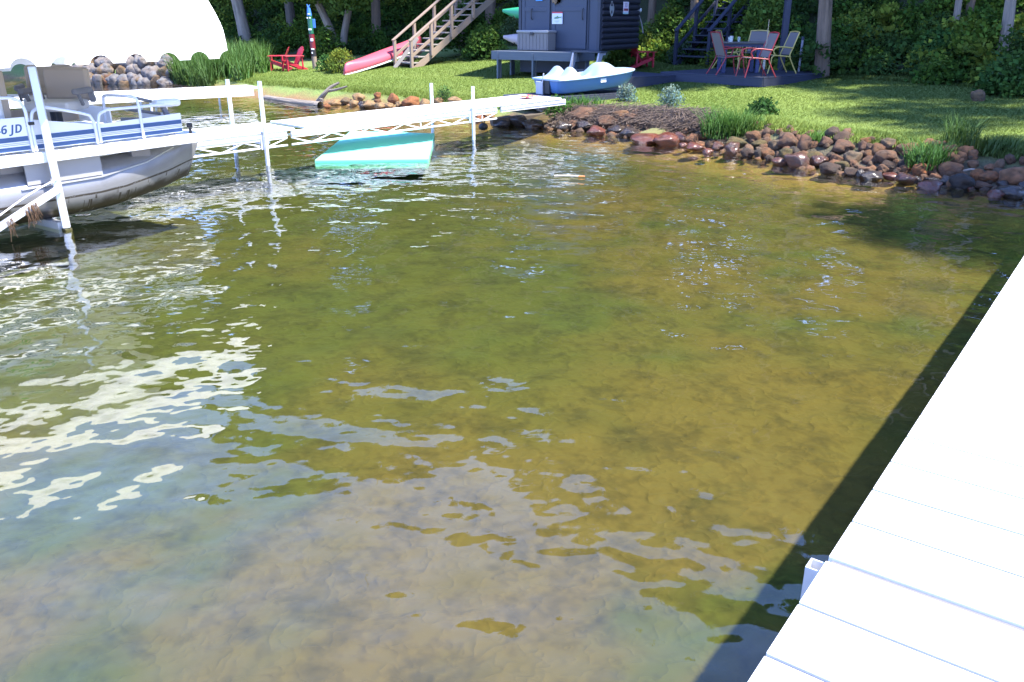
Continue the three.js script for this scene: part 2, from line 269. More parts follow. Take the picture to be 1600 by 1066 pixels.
const shade = (base, r, v = 0.3) => { const k = 1 + (r() - 0.5) * 2 * v, y = (r() - 0.5) * v; return C(base[0] * k * (1 + y), base[1] * k, base[2] * k * (1 - y)); };
function trunkGeo(pts, r0, r1, seed, n = 14, flare = 0.5) {
  const curve = new THREE.CatmullRomCurve3(pts), seg = 30, g = new THREE.TubeGeometry(curve, seg, 1, n), p = g.attributes.position, uv = g.attributes.uv, len = curve.getLength();
  for (let i = 0; i <= seg; i++) { const t = i / seg, c = curve.getPointAt(t), R = lerp(r0, r1, t) * (1 + flare * Math.exp(-t * len / 0.3));
    for (let j = 0; j <= n; j++) { const k = i * (n + 1) + j, v = V(p.getX(k), p.getY(k), p.getZ(k)).sub(c), a = j / n * 6.283, f = R * (1 + 0.09 * n3(Math.cos(a) * 2 + seed, t * len * 1.2, Math.sin(a) * 2) + 0.05 * n3(Math.cos(a) * 5, t * len * 3 + seed, Math.sin(a) * 5)); p.setXYZ(k, c.x + v.x * f, c.y + v.y * f, c.z + v.z * f); uv.setXY(k, j / n, t * len * 0.35); } }
  g.computeVertexNormals(); return g;
}
// crown: list of blobs [offset, radius]; base: foot of the tree; top: where the stem ends, both in the world
function tree(name, label, foot, lean, height, r0, bark, blobs, leaf, count, seed, opt = {}) {
  const r = rng(seed), t = thing(name, label, 'tree', foot, 90, opt.group), top = V(lean[0], height, lean[1]);
  const stem = opt.path || [V(0, -0.4, 0), V(0, 0, 0), V(top.x * 0.35 + (r() - 0.5) * 0.1, height * 0.33, top.z * 0.35), V(top.x * 0.7, height * 0.68, top.z * 0.7), top];
  const gs = [trunkGeo(stem, r0, r0 * 0.35, seed)];
  if (opt.fork) for (const f of opt.fork) gs.push(trunkGeo(f.path, f.r, f.r * 0.45, seed + 3, 12, 0));
  const pick = Math.min(blobs.length, 7), curve = new THREE.CatmullRomCurve3(stem);
  const trunk = part('trunk', gs, bark, t);
  const br = []; for (let q = 0; q < pick; q++) { const [c, R] = blobs[q], s = curve.getPointAt(clamp(0.5 + 0.45 * (q / pick))); if (c.distanceTo(s) > 0.5 && s.y < c.y + 1.5) br.push(trunkGeo([s, s.clone().lerp(c, 0.5).add(V(0, 0.3, 0)), c], r0 * 0.28, r0 * 0.08, seed + q, 7, 0)); }
  if (br.length) part('limb', br, bark, t);
  const list = []; const tot = blobs.reduce((s, b) => s + b[1] ** 2, 0);
  for (const [c, R] of blobs) { const n = Math.round(count * R * R / tot); for (let q = 0; q < n; q++) { const a = r() * 6.283, u = r() * 1.9 - 0.95, rr = R * Math.pow(0.25 + 0.75 * r(), 0.55) * (0.85 + 0.3 * r()), w = Math.sqrt(1 - u * u);
    list.push([V(c.x + rr * w * Math.cos(a), c.y + rr * u * 0.8, c.z + rr * w * Math.sin(a)), (opt.cs || 1) * (0.7 + 0.6 * r()), shade(leaf, r, 0.22), r() * 6.283, (r() - 0.5) * 0.6]); } }
  if (list.length) instances('crown', opt.cluster || CL.tree, L.white, list, t);
  return t;
}
function crownBlobs(seed, n, cy, spread, R, cx = 0, cz = 0, vs = 1) { const r = rng(seed), out = []; for (let q = 0; q < n; q++) { const a = r() * 6.283, d = spread * Math.sqrt(r()); out.push([V(cx + d * Math.cos(a), cy + (r() - 0.5) * spread * 1.3 * vs, cz + d * Math.sin(a)), R * (0.65 + 0.6 * r())]); } return out; }

const LEAF = { maple: [0.062, 0.115, 0.02], dark: [0.036, 0.078, 0.017], oak: [0.05, 0.095, 0.018], light: [0.1, 0.16, 0.03] };
// trees whose trunks stand in the picture
const footAt = (px, py) => onGround(px, py);
{
  let f = footAt(1283, 121);
  tree('maple_tree', 'thick grey-brown tree trunk standing on the lawn right of the patio', f, [-0.9, -0.3], 13, 0.19, M.bark, crownBlobs(5, 12, 10.5, 2.8, 1.6, 1.9, -0.5), LEAF.maple, 620, 5);
  f = footAt(1566, 96); tree('slim_tree', 'pale slim trunk on the hillside nearest the right edge', f, [-0.4, -0.6], 11, 0.13, M.barkPale, crownBlobs(6, 9, 9.5, 3.0, 1.6, 0.4, -1), LEAF.oak, 260, 6);
  f = footAt(1489, 64); tree('slim_tree', 'thin leaning trunk in the undergrowth, left one of the close pair', f, [0.1, -0.6], 11, 0.085, M.barkPale, crownBlobs(7, 8, 10, 2.6, 1.5, 0.4, -1), LEAF.oak, 220, 7);
  f = footAt(1512, 36); tree('slim_tree', 'thin grey trunk further up the hill, right one of the close pair', f, [0.1, -0.3], 11, 0.1, M.bark, crownBlobs(8, 8, 10, 2.6, 1.6, 0.5, -1), LEAF.oak, 260, 8);
  f = footAt(1083, 48); tree('slim_tree', 'grey trunk behind the lower end of the navy staircase', f, [-0.2, -0.3], 12, 0.14, M.bark, crownBlobs(9, 9, 11, 2.6, 1.7, 2.2, -2.5), LEAF.maple, 560, 9);
  f = footAt(1014, 42); tree('slim_tree', 'very thin grey trunk just right of the shed', f, [0.1, -0.3], 11, 0.07, M.bark, crownBlobs(10, 7, 10.5, 2.2, 1.6, 1.5, -3), LEAF.maple, 450, 10);
  f = footAt(767, 52); tree('broad_tree', 'stout grey trunk between the wooden stairs and the shed', f, [-0.1, -0.6], 14, 0.24, M.bark, crownBlobs(11, 12, 12.5, 3.6, 1.9, 0.5, -4), LEAF.dark, 900, 11);
  f = footAt(458, 62); tree('broad_tree', 'dark trunk in the shade behind the two red chairs', f, [-0.4, -0.3], 13, 0.2, M.barkDark, crownBlobs(12, 11, 11.5, 3.6, 2.0, 0, -3), LEAF.dark, 900, 12);
  f = footAt(388, 84); tree('leaning_tree', 'pale leaning trunk rising behind the reeds near the canopy', f, [-1.5, -0.4], 12, 0.26, M.barkPale, crownBlobs(13, 12, 11, 4.4, 2.0, -1.5, 0), LEAF.dark, 900, 13);
  f = footAt(530, 86); const m = mpp(f);
  tree('forked_maple', 'forked maple with two curving pale stems behind the totem pole', f, [-2.2, -0.5], 9.5, 0.17, M.barkPale,
    [[V(0.2, 2.15, 1.1), 0.7], [V(-0.9, 2.5, 1.1), 0.75], [V(1.1, 2.45, 1.2), 0.75], [V(-0.1, 2.9, 0.9), 0.9], ...crownBlobs(14, 10, 6.8, 2.4, 1.6, -2.6, -2)], LEAF.light, 1150, 14,
    { cs: 0.72, path: [V(0, -0.3, 0), V(-0.02, 0, 0), V(-0.14, 0.45, 0), V(-0.34, 1.1, 0), V(-0.9, 2.4, -0.1), V(-1.8, 5, -0.3), V(-2.2, 8.5, -0.5)], fork: [{ r: 0.15, path: [V(0.16, -0.25, 0), V(0.18, 0.2, 0), V(0.26, 0.8, 0), V(0.42, 1.4, 0), V(0.75, 2.6, 0), V(1.3, 5, 0), V(1.6, 7.5, 0.2)] }] });
}
// woodland up the hill and on the right bank: it shades the lawn and stands in the water's reflection
{
  const r = rng(404), spots = [];
  for (let q = 0; q < 900 && spots.length < 34; q++) {
    const x = lerp(-34, 24, r()), z = lerp(-50, -24, r()), s = shoreDist(x, z), over = s - hillStart(x, z);
    if (over < 3.5 || over > 19 || (x > 7 && z > -31) || (x < -14 && x > -19 && z > -42) || spots.some(p => Math.hypot(p[0] - x, p[1] - z) < 3.6)) continue;
    spots.push([x, z]);
  }
  for (const p of [[1.5,-33],[5,-32],[8.5,-33.5],[12,-34],[-2,-34.5],[3,-37],[7,-36.5],[11,-36],[15,-33],[-5.5,-36],[18,-33]]) if (!spots.some(q => Math.hypot(q[0] - p[0], q[1] - p[1]) < 1.6)) spots.push([...p, 1]);
  spots.forEach(([x, z, tall], i) => { const h = (tall ? 15 : 11) + 5 * r(), g = groundAt(x, z); tree('woodland_tree', 'leafy tree of the wood that covers the hill', g, [(r() - 0.5) * 1.4, (r() - 0.5)], h, 0.13 + 0.08 * r(), r() < 0.5 ? M.bark : M.barkDark, crownBlobs(500 + i, 9, h * 0.72, 3.0, 1.9, 0, 0, 1.5), r() < 0.5 ? LEAF.oak : LEAF.dark, 520, 600 + i, { group: 'trees of the wood up the hill', cs: 1.15 }); });
  for (let q = 0, n = 0; q < 500 && n < 34; q++) { const x = lerp(-20, 20, r()), z = lerp(-48, -28, r()), over = shoreDist(x, z) - hillStart(x, z); if (over < 6 || over > 20) continue; n++; const h = 6 + 3 * r(); tree('understory_tree', 'low bushy tree of the wood on the upper slope', groundAt(x, z), [r() - 0.5, 0], h, 0.07, M.barkDark, crownBlobs(900 + n, 7, h * 0.55, 2.0, 1.7, 0, 0, 1.2), LEAF.dark, 330, 950 + n, { group: 'low trees of the wood', cs: 1.1 }); }
  for (const [x, z, h, sp, i] of [[13.0, -8.3, 12, 1.8, 0], [15.2, -12.5, 14, 2.4, 1], [14.4, -17.5, 13, 2.2, 2], [12.4, -23.5, 12, 1.8, 3]])
    tree('shore_tree', 'leafy tree of the right bank that shades the lawn', groundAt(x, z), [-0.6, 0.2], h, 0.2, M.bark, crownBlobs(700 + i, 10, h * 0.72, sp, 1.6, -0.4, 0, 1.2), LEAF.maple, i ? 150 : 260, 720 + i, { group: 'trees shading the right bank' });
}
// undergrowth over the hill: bush after bush of leaf clusters, one mass
{
  const r = rng(31), list = [], big = [], gap = [[640, 60]];
  for (let q = 0; q < 8600; q++) {
    const x = lerp(-24, 21, r()), z = lerp(-46, -14, r()), s = shoreDist(x, z), over = s - hillStart(x, z);
    if (over < -0.4 || over > 11 || Math.abs(x / z) > 0.72) continue;
    if (r() < 0.55 + 0.03 * over) continue;
    const R = 0.3 + 1.0 * r() * r() * r() + 0.02 * over, h = groundH(x, z, s), base = [[0.055, 0.115, 0.017], [0.09, 0.155, 0.021], [0.145, 0.2, 0.03], [0.045, 0.095, 0.022]][(r() * 4) | 0], leafBig = r() < 0.25;
    // keep the stairs clear
    if (z < -22 && Math.abs((x + 2.5) * 0.643 - (-(z) - 26.6) * 0.766 - 0.25) < 1.05 && x < 6 && x > -4) continue;
    const n = Math.round(13 + 30 * R);
    for (let k = 0; k < n; k++) { const a = r() * 6.283, u = r(), w = Math.sqrt(1 - u * u), rr = R * (0.55 + 0.5 * r()); (leafBig ? big : list).push([V(x + rr * w * Math.cos(a), h + rr * u * 1.15, z + rr * w * Math.sin(a)), (leafBig ? 0.5 : 0.62) + 0.5 * r(), shade(base, r, 0.3), r() * 6.283, (r() - 0.5) * 0.8]); }
  }
  const o = new THREE.Group(); o.name = 'undergrowth'; scene.add(o); Object.assign(o.userData, { label: 'dense green undergrowth covering the slope behind the lawn', category: 'undergrowth', kind: 'stuff' });
  instances('leaves', CL.bush, L.white, list, o); instances('broad_leaves', CL.big, L.white, big, o);
  console.log('undergrowth', list.length, big.length);
}

// ------------------------------------------------------------------ near dock
{
  const az = 36.75, o = V(0.64, 0, -1.73), t = thing('dock', 'white board dock running along the right edge of the photo in the foreground', 'dock', o, az), top = 0.55, W = 1.2, r = rng(3);
  const seams = []; for (let q = -13; q <= 1; q++) seams.push(0.08 + 0.262 * q); const right = []; for (let q = 0; q <= 40; q++) right.push(0.622 + 0.256 * q);
  const tex = dataTex(256, (i, j) => 0.86 + 0.14 * NA[(j * 2 % 512) * 512 + ((i / 3) | 0) + 90] + (NC[j * 512 + i] > 0.78 ? -0.08 : 0));
  const boards = [0, 1, 2].map(k => { const m = tex.clone(); m.offset.set(0.31 * k, 0.17 * k); m.needsUpdate = true; return mat(0.79 - 0.015 * k, 0.79 - 0.015 * k, 0.78 - 0.01 * k, 0.5, { map: m }); });
  const gs = new Map(); const bg = (w) => { const k = w.toFixed(3); if (!gs.has(k)) gs.set(k, rbox(0, w, 0, 0.05, 0, W, 0.003, 1)); return gs.get(k); };
  const lay = (x0, w) => { const m = part('board', bg(w), boards[(r() * 3) | 0], t); m.position.set(x0, top - 0.05 + (r() - 0.5) * 0.002, 0); };
  for (const s of seams) lay(s, 0.249);
  for (const s of right) lay(s, 0.243);
  const dirt = mat(0.05, 0.045, 0.042, 0.95), gapG = box(-0.017, 0.004, -0.05, -0.012, 0.002, W - 0.002); for (const s of [...seams.slice(1), ...right.slice(1)]) part('gap_strip', gapG, dirt, t).position.set(s, top, 0);
  part('joint_strip', box(0.594, 0.62, top - 0.05, top - 0.012, 0.012, W - 0.012), mat(0.13, 0.125, 0.13, 0.7), t);
  for (const z of [0.045, W - 0.075]) { part('side_rail', box(-3.3, 0.585, top - 0.19, top - 0.03, z, z + 0.03), M.aluWhite, t); part('side_rail', box(0.615, 11, top - 0.19, top - 0.03, z, z + 0.03), M.aluWhite, t); }
  for (const x of [-2.4, 0.6, 3.6, 6.6]) { // sockets and legs outside the rails
    for (const z of [-0.024, W + 0.024]) {
      if (x === 0.6 || z > 0) { const q = 0.03; part('leg_socket', [box(x - q, x + q, 0.1, top - 0.035, z - q, z - q + 0.006), box(x - q, x + q, 0.1, top - 0.035, z + q - 0.006, z + q), box(x - q, x - q + 0.006, 0.1, top - 0.035, z - q + 0.006, z + q - 0.006), box(x + q - 0.006, x + q, 0.1, top - 0.035, z - q + 0.006, z + q - 0.006)], M.alu, t);
        part('leg', rod(V(x, -0.7, z), V(x, top - 0.22, z), 0.03), M.alu, t); }
    }
    part('cross_beam', box(x - 0.03, x + 0.03, 0.2, 0.28, 0.06, W - 0.06), M.alu, t);
  }
}
// ------------------------------------------------------------------ far dock with truss sides, behind the pontoon boat
const FD = { o: V(-3.53, 0, -13.48), az: 46.1 };
{
  const t = thing('dock', 'white truss dock stretching from the boat to the lawn across the bay', 'dock', FD.o, FD.az), top = s => 0.525 + 0.0148 * s, W = 1.15, r = rng(8);
  const tilt = Math.atan(0.0148), bg = rbox(0, 0.187, -0.03, 0, -W, 0, 0.005), mats = [M.deckWhite, mat(0.75, 0.76, 0.76, 0.55, { map: grainTex }), mat(0.8, 0.8, 0.79, 0.5, { map: grainTex })];
  for (let s = -3.0; s < 6.3; s += 0.194) { if (Math.abs(s - 0.02) < 0.09) continue; const m = part('board', bg, mats[(r() * 3) | 0], t); m.position.set(s, top(s), 0.015); m.rotation.z = tilt; }
  for (const z of [-0.02, -W + 0.02]) {
    for (const [a, b] of [[-3, -0.04], [0.04, 4.5], [4.62, 6.45]]) {
      part('side_rail', bar(V(a, top(a) - 0.09, z), V(b, top(b) - 0.09, z), 0.11, 0.035), M.aluWhite, t);
      part('rail_lip', bar(V(a, top(a) - 0.095, z + Math.sign(z + 0.5) * 0.022), V(b, top(b) - 0.095, z + Math.sign(z + 0.5) * 0.022), 0.018, 0.02), M.alu, t);
      if (b > 5) continue;
      part('bottom_chord', rod(V(a, top(a) - 0.255, z), V(b, top(b) - 0.255, z), 0.016), M.aluWhite, t);
      const n = Math.round((b - a) / 0.36); for (let q = 0; q < n; q++) { const x0 = lerp(a, b, q / n), x1 = lerp(a, b, (q + 1) / n), up = q % 2; part('truss_brace', rod(V(x0, top(x0) - (up ? 0.255 : 0.145), z), V(x1, top(x1) - (up ? 0.145 : 0.255), z), 0.011, 0.011, 6), M.aluWhite, t); if (q % 4 === 3) part('truss_upright', rod(V(x0, top(x0) - 0.255, z), V(x0, top(x0) - 0.145, z), 0.011, 0.011, 6), M.aluWhite, t); }
    }
  }
  for (const [px, py, topPx, z] of [[417.5, 246, 127, 0.05], [740, 208, 135, 0.05], [368, 236, 124, -W - 0.05], [676, 199, 130, -W - 0.05]]) {
    const [sx] = onPlane(px, py, FD.o.clone().addScaledVector(dirAz(FD.az + 90), z), FD.az), l = V(sx, 0, z);
    const w = FD.o.clone().addScaledVector(dirAz(FD.az), l.x).addScaledVector(dirAz(FD.az + 90), z), h = atD(px, topPx, -w.z).y;
    part('leg_post', rod(V(l.x, 0.0, z), V(l.x, h, z), 0.033, 0.033, 12), M.alu, t); part('leg_foot', rod(V(l.x, -0.42, z), V(l.x, 0.0, z), 0.035, 0.034, 12), M.algae, t);
    part('leg_bracket', box(l.x - 0.06, l.x + 0.06, top(l.x) - 0.27, top(l.x) - 0.05, z - 0.04 * Math.sign(z) - 0.012, z - 0.04 * Math.sign(z) + 0.012), M.aluWhite, t);
    part('cross_beam', box(l.x - 0.03, l.x + 0.03, top(l.x) - 0.2, top(l.x) - 0.14, -W + 0.05, -0.05), M.alu, t);
  }
  // crumpled towel left at the shore end
  const tw = new THREE.PlaneGeometry(0.42, 0.3, 16, 12).rotateX(-Math.PI / 2), tp = tw.attributes.position; for (let i = 0; i < tp.count; i++) tp.setY(i, 0.035 + 0.05 * Math.abs(n3(tp.getX(i) * 9, 2.2, tp.getZ(i) * 9)) + 0.02 * n3(tp.getX(i) * 21, 1, tp.getZ(i) * 21)); tw.computeVertexNormals();
  const s0 = 5.75, towel = thing('towel', 'crumpled red and orange towel on the shore end of the far dock', 'towel', FD.o.clone().addScaledVector(dirAz(FD.az), s0).addScaledVector(dirAz(FD.az + 90), -0.45).setY(top(s0) + 0.002), FD.az);
  const stripe = dataTex(64, (i, j) => (i >> 3) % 3 === 0 ? [0.6, 0.3, 0.06] : (i >> 3) % 3 === 1 ? [0.5, 0.04, 0.04] : [0.45, 0.06, 0.12]);
  part('cloth', tw, new THREE.MeshStandardMaterial({ map: stripe, roughness: 0.95, side: THREE.DoubleSide }), towel);
}
// ------------------------------------------------------------------ dock far left, behind the boat
{
  const a = atY(25, 157, 0.42), b = atY(396, 139, 0.42), az = Math.atan2(b.x - a.x, -(b.z - a.z)) * 180 / Math.PI, len = Math.hypot(b.x - a.x, b.z - a.z);
  const t = thing('dock', 'low white dock farther off on the left, in front of the reeds', 'dock', V(a.x, 0, a.z), az), bg = rbox(0, 0.287, 0, 0.03, -1.1, 0, 0.005);
  for (let s = -4; s < len; s += 0.295) part('board', bg, M.deckWhite, t).position.set(s, 0.42, 0);
  for (const z of [-0.03, -1.07]) part('side_rail', box(-4, len, 0.25, 0.418, z - 0.02, z + 0.02), M.aluWhite, t);
  for (const x of [-1, len - 2.6, len - 2.25, len - 0.6]) for (const z of [-0.1, -1.0]) part('leg', rod(V(x, -0.6, z), V(x, 0.25, z), 0.03), M.alu, t);
}
// ------------------------------------------------------------------ pontoon boat
const BO = { o: V(-5.2, 0, -8.51), az: 34.4 };
const font = await new FontLoader().loadAsync('fonts/droid/droid_sans_bold.typeface.json');
{
  const t = thing('pontoon_boat', 'white pontoon boat with blue stripes under the lift canopy at the left', 'boat', BO.o, BO.az);
  const deck = new THREE.Shape(); deck.moveTo(-3.6, 0); deck.lineTo(2.36, 0); deck.quadraticCurveTo(2.5, 0, 2.5, 0.14); deck.lineTo(2.5, 2.26); deck.quadraticCurveTo(2.5, 2.4, 2.36, 2.4); deck.lineTo(-3.6, 2.4);
  part('deck', new THREE.ExtrudeGeometry(deck, { depth: 0.09, bevelEnabled: true, bevelSize: 0.01, bevelThickness: 0.01, bevelSegments: 2, curveSegments: 6 }).rotateX(-Math.PI / 2).translate(0, 0.735, 0), M.white, t);
  for (const zc of [-0.36, -2.04]) { // tubes with wedge-shaped noses
    const rings = []; for (const [x, ry, rz, cy] of [[-3.4, 0.29, 0.29, 0.36], [-1, 0.29, 0.29, 0.36], [0.6, 0.29, 0.29, 0.36], [1.05, 0.29, 0.285, 0.36], [1.4, 0.285, 0.25, 0.375], [1.75, 0.275, 0.18, 0.41], [2.1, 0.265, 0.11, 0.45], [2.4, 0.24, 0.035, 0.5], [2.52, 0.232, 0.006, 0.515]]) { const rg = []; for (let q = 0; q < 28; q++) { const a = q / 28 * 6.2832; rg.push(V(x + (x > 1 ? 0.08 * (x - 1) * Math.sin(a) : 0), cy + ry * Math.sin(a), zc + rz * Math.cos(a))); } rings.push(rg); }
    const tube_ = part('pontoon', loft(rings), zc > -1 ? pontoonMat() : M.pontoon, t);
    part('spray_strip', [bar(V(0.2, 0.47, zc + 0.275), V(1.1, 0.48, zc + 0.272), 0.012, 0.04), bar(V(1.1, 0.48, zc + 0.272), V(1.75, 0.55, zc + 0.16), 0.012, 0.04), bar(V(1.75, 0.55, zc + 0.16), V(2.2, 0.66, zc + 0.05), 0.012, 0.03)], M.pontoon, tube_);
    for (const x of [-2.6, -1.2, 0.1, 0.9, 1.6]) part('deck_bracket', box(x, x + 0.24, 0.6, 0.733, zc - 0.12, zc + 0.12), M.greyPad, t);
  }
  part('side_plate', box(0.28, 1.12, 0.5, 0.73, -0.105, -0.09), mat(0.26, 0.26, 0.27, 0.6), t);
  // fence panels: [from, to, top there]
  const panel = (x0, x1, y0, y1, z) => { const s = new THREE.Shape(); s.moveTo(x0, 0.862); s.lineTo(x1, 0.862); s.lineTo(x1, y1); s.lineTo(x0, y0); s.lineTo(x0, 0.862); return new THREE.ExtrudeGeometry(s, { depth: 0.02, bevelEnabled: false }).translate(0, 0, z - 0.02); };
  for (const [x0, x1, y0, y1] of [[-3.4, 0.37, 1.2, 1.2], [0.43, 1.09, 1.17, 1.06], [1.15, 2.2, 1.05, 1.085]]) {
    const p = part('fence_panel', panel(x0, x1, y0, y1, -0.06), M.white, t);
    const st = (a, b, m) => part('stripe', box(x0 + 0.004, x1 - 0.004, a, b, -0.06, -0.0565), m, p);
    st(0.962, 1.01, M.blue); st(0.943, 0.95, M.stripeGrey); st(0.926, 0.934, M.stripeGrey); st(0.87, 0.912, M.blue);
    part('fence_panel', panel(x0, x1, y0, y1, -2.32), M.tan, t);
  }
  part('fence_panel', box(2.18, 2.2, 0.862, 1.07, -2.3, -1.55), M.white, t); part('fence_panel', box(2.18, 2.2, 0.862, 1.07, -0.85, -0.08), M.white, t);
  const letters = new TextGeometry('46 JD', { font, size: 0.085, depth: 0.002, curveSegments: 3 }); letters.applyMatrix4(new THREE.Matrix4().makeShear(0, 0, 0.22, 0, 0, 0)); letters.computeBoundingBox();
  part('lettering', letters.translate(0.325 - letters.boundingBox.max.x, 1.05, -0.06), M.blue, t);
  // rails of bent tube
  const rail = (pts) => part('rail', tube(pts, 0.017, 60, 8, 0.15), M.aluWhite, t), z = -0.045;
  const hoop = (x0, x1, y0, y1, zz) => rail([V(x0, 0.85, zz), V(x0, y0 - 0.16, zz), V(x0 + 0.03, y0 - 0.05, zz), V(x0 + 0.13, y0, zz), V(x1 - 0.15, y1, zz), V(x1 - 0.04, y1 - 0.04, zz), V(x1, y1 - 0.14, zz), V(x1, 0.85, zz)]);
  hoop(-1.2, 0.385, 1.43, 1.4, z); hoop(0.42, 1.1, 1.29, 1.195, z);
  rail([V(1.14, 0.85, z), V(1.14, 1.05, z), V(1.17, 1.16, z), V(1.28, 1.2, z), V(1.65, 1.2, z), V(2.0, 1.2, z - 0.03)]);
  rail([V(1.66, 0.85, z + 0.005), V(1.66, 1.2, z + 0.005), V(1.64, 1.3, z), V(1.58, 1.32, z - 0.1), V(1.58, 1.3, z - 0.55), V(1.58, 0.9, z - 0.62)]);
  for (const x of [-1.2, 0.45, 1.12]) hoop(x, x + (x < 0 ? 1.6 : 0.66), 1.24, 1.22, -2.36);
  part('gate_latch', box(0.38, 0.43, 1.12, 1.15, -0.03, 0.0), M.black, t);
  // console with sticker, tan end and windscreen edge
  const con = part('console', [rbox(-0.55, 0.3, 0.83, 1.66, -0.75, -0.28, 0.05, 3)], M.white, t);
  part('console_end', rbox(0.29, 0.37, 0.83, 1.65, -0.74, -0.3, 0.02), M.tan, con); part('sticker', box(-0.1, 0.2, 1.44, 1.56, -0.28, -0.276), mat(0.02, 0.35, 0.14, 0.5), con); part('shelf', rbox(-0.4, 0.24, 1.2, 1.32, -0.275, -0.22, 0.02), M.white, con);
  // two fishing chairs
  const seat = (x, zc, yaw) => { const s = new THREE.Group(); s.name = 'chair'; t.add(s); s.position.set(x, 0.84, zc); s.rotation.y = yaw;
    part('backrest', rbox(-0.3, -0.2, 0.42, 0.8, -0.27, 0.27, 0.05, 3).rotateZ(0.08), M.tan, s); part('cushion', rbox(-0.25, 0.24, 0.32, 0.43, -0.26, 0.26, 0.04, 3), mat(0.6, 0.56, 0.5, 0.6), s);
    for (const w of [-0.31, 0.31]) part('armrest', [rbox(-0.22, 0.16, 0.5, 0.57, w - 0.035, w + 0.035, 0.03, 2), bar(V(-0.2, 0.52, w), V(-0.24, 0.4, w), 0.05, 0.05), bar(V(0.08, 0.53, w), V(0.0, 0.38, w), 0.03, 0.03)], M.greyPad, s);
    part('pedestal', [rod(V(0, 0, 0), V(0, 0.33, 0), 0.035), rod(V(0, 0, 0), V(0, 0.02, 0), 0.15, 0.14, 16)], M.black, s); };
  seat(1.15, -0.85, Math.PI + 0.55); seat(1.42, -1.5, Math.PI + 0.95);
  // trolling motor lying over the bow
  const tm = part('trolling_motor', [rod(V(1.85, 1.28, -0.5), V(2.3, 1.14, -0.35), 0.018), rod(V(1.8, 1.14, -0.7), V(2.25, 1.04, -0.4), 0.018), rod(V(1.75, 1.02, -0.6), V(2.2, 1.0, -0.3), 0.02)], M.greyPad, t);
  part('motor_head', rbox(2.0, 2.34, 1.15, 1.24, -0.34, -0.2, 0.04, 3), M.white, tm); part('motor_arm', [bar(V(2.12, 1.15, -0.27), V(2.18, 1.0, -0.27), 0.05)], M.greyPad, tm);
  part('cleat', [rod(V(2.3, 0.83, -0.05), V(2.3, 0.93, -0.05), 0.018), rbox(2.275, 2.325, 0.9, 0.96, -0.09, -0.02, 0.015)], M.black, t);
  part('seat_back_row', rbox(-0.2, 1.0, 0.84, 1.14, -2.25, -1.9, 0.05, 2), M.tan, t);
}
function pontoonMat() { // brushed aluminium with dried drip marks and a band of brown scum along the waterline
  const t = dataTex(512, (i, j, k) => { const u = i / 512, v = 0.7 + 0.3 * NA[((j * 2) % 512) * 512 + i], drip = NC[(((i / 40) | 0) * 7 % 512) * 512 + j], low = Math.abs(u - 0.75), e = sstep(0.2, 0.13, low + 0.07 * (NB[k] - 0.5) + (drip > 0.66 ? -0.05 : 0));
    return mix3([0.36 * v, 0.36 * v, 0.38 * v], [0.075 * v, 0.06 * v, 0.046 * v], e * (drip > 0.74 ? 0.35 : 0.92)); });
  t.repeat.set(1, 1); return mat(0.95, 0.95, 0.95, 0.4, { metalness: 0.7, map: t });
}
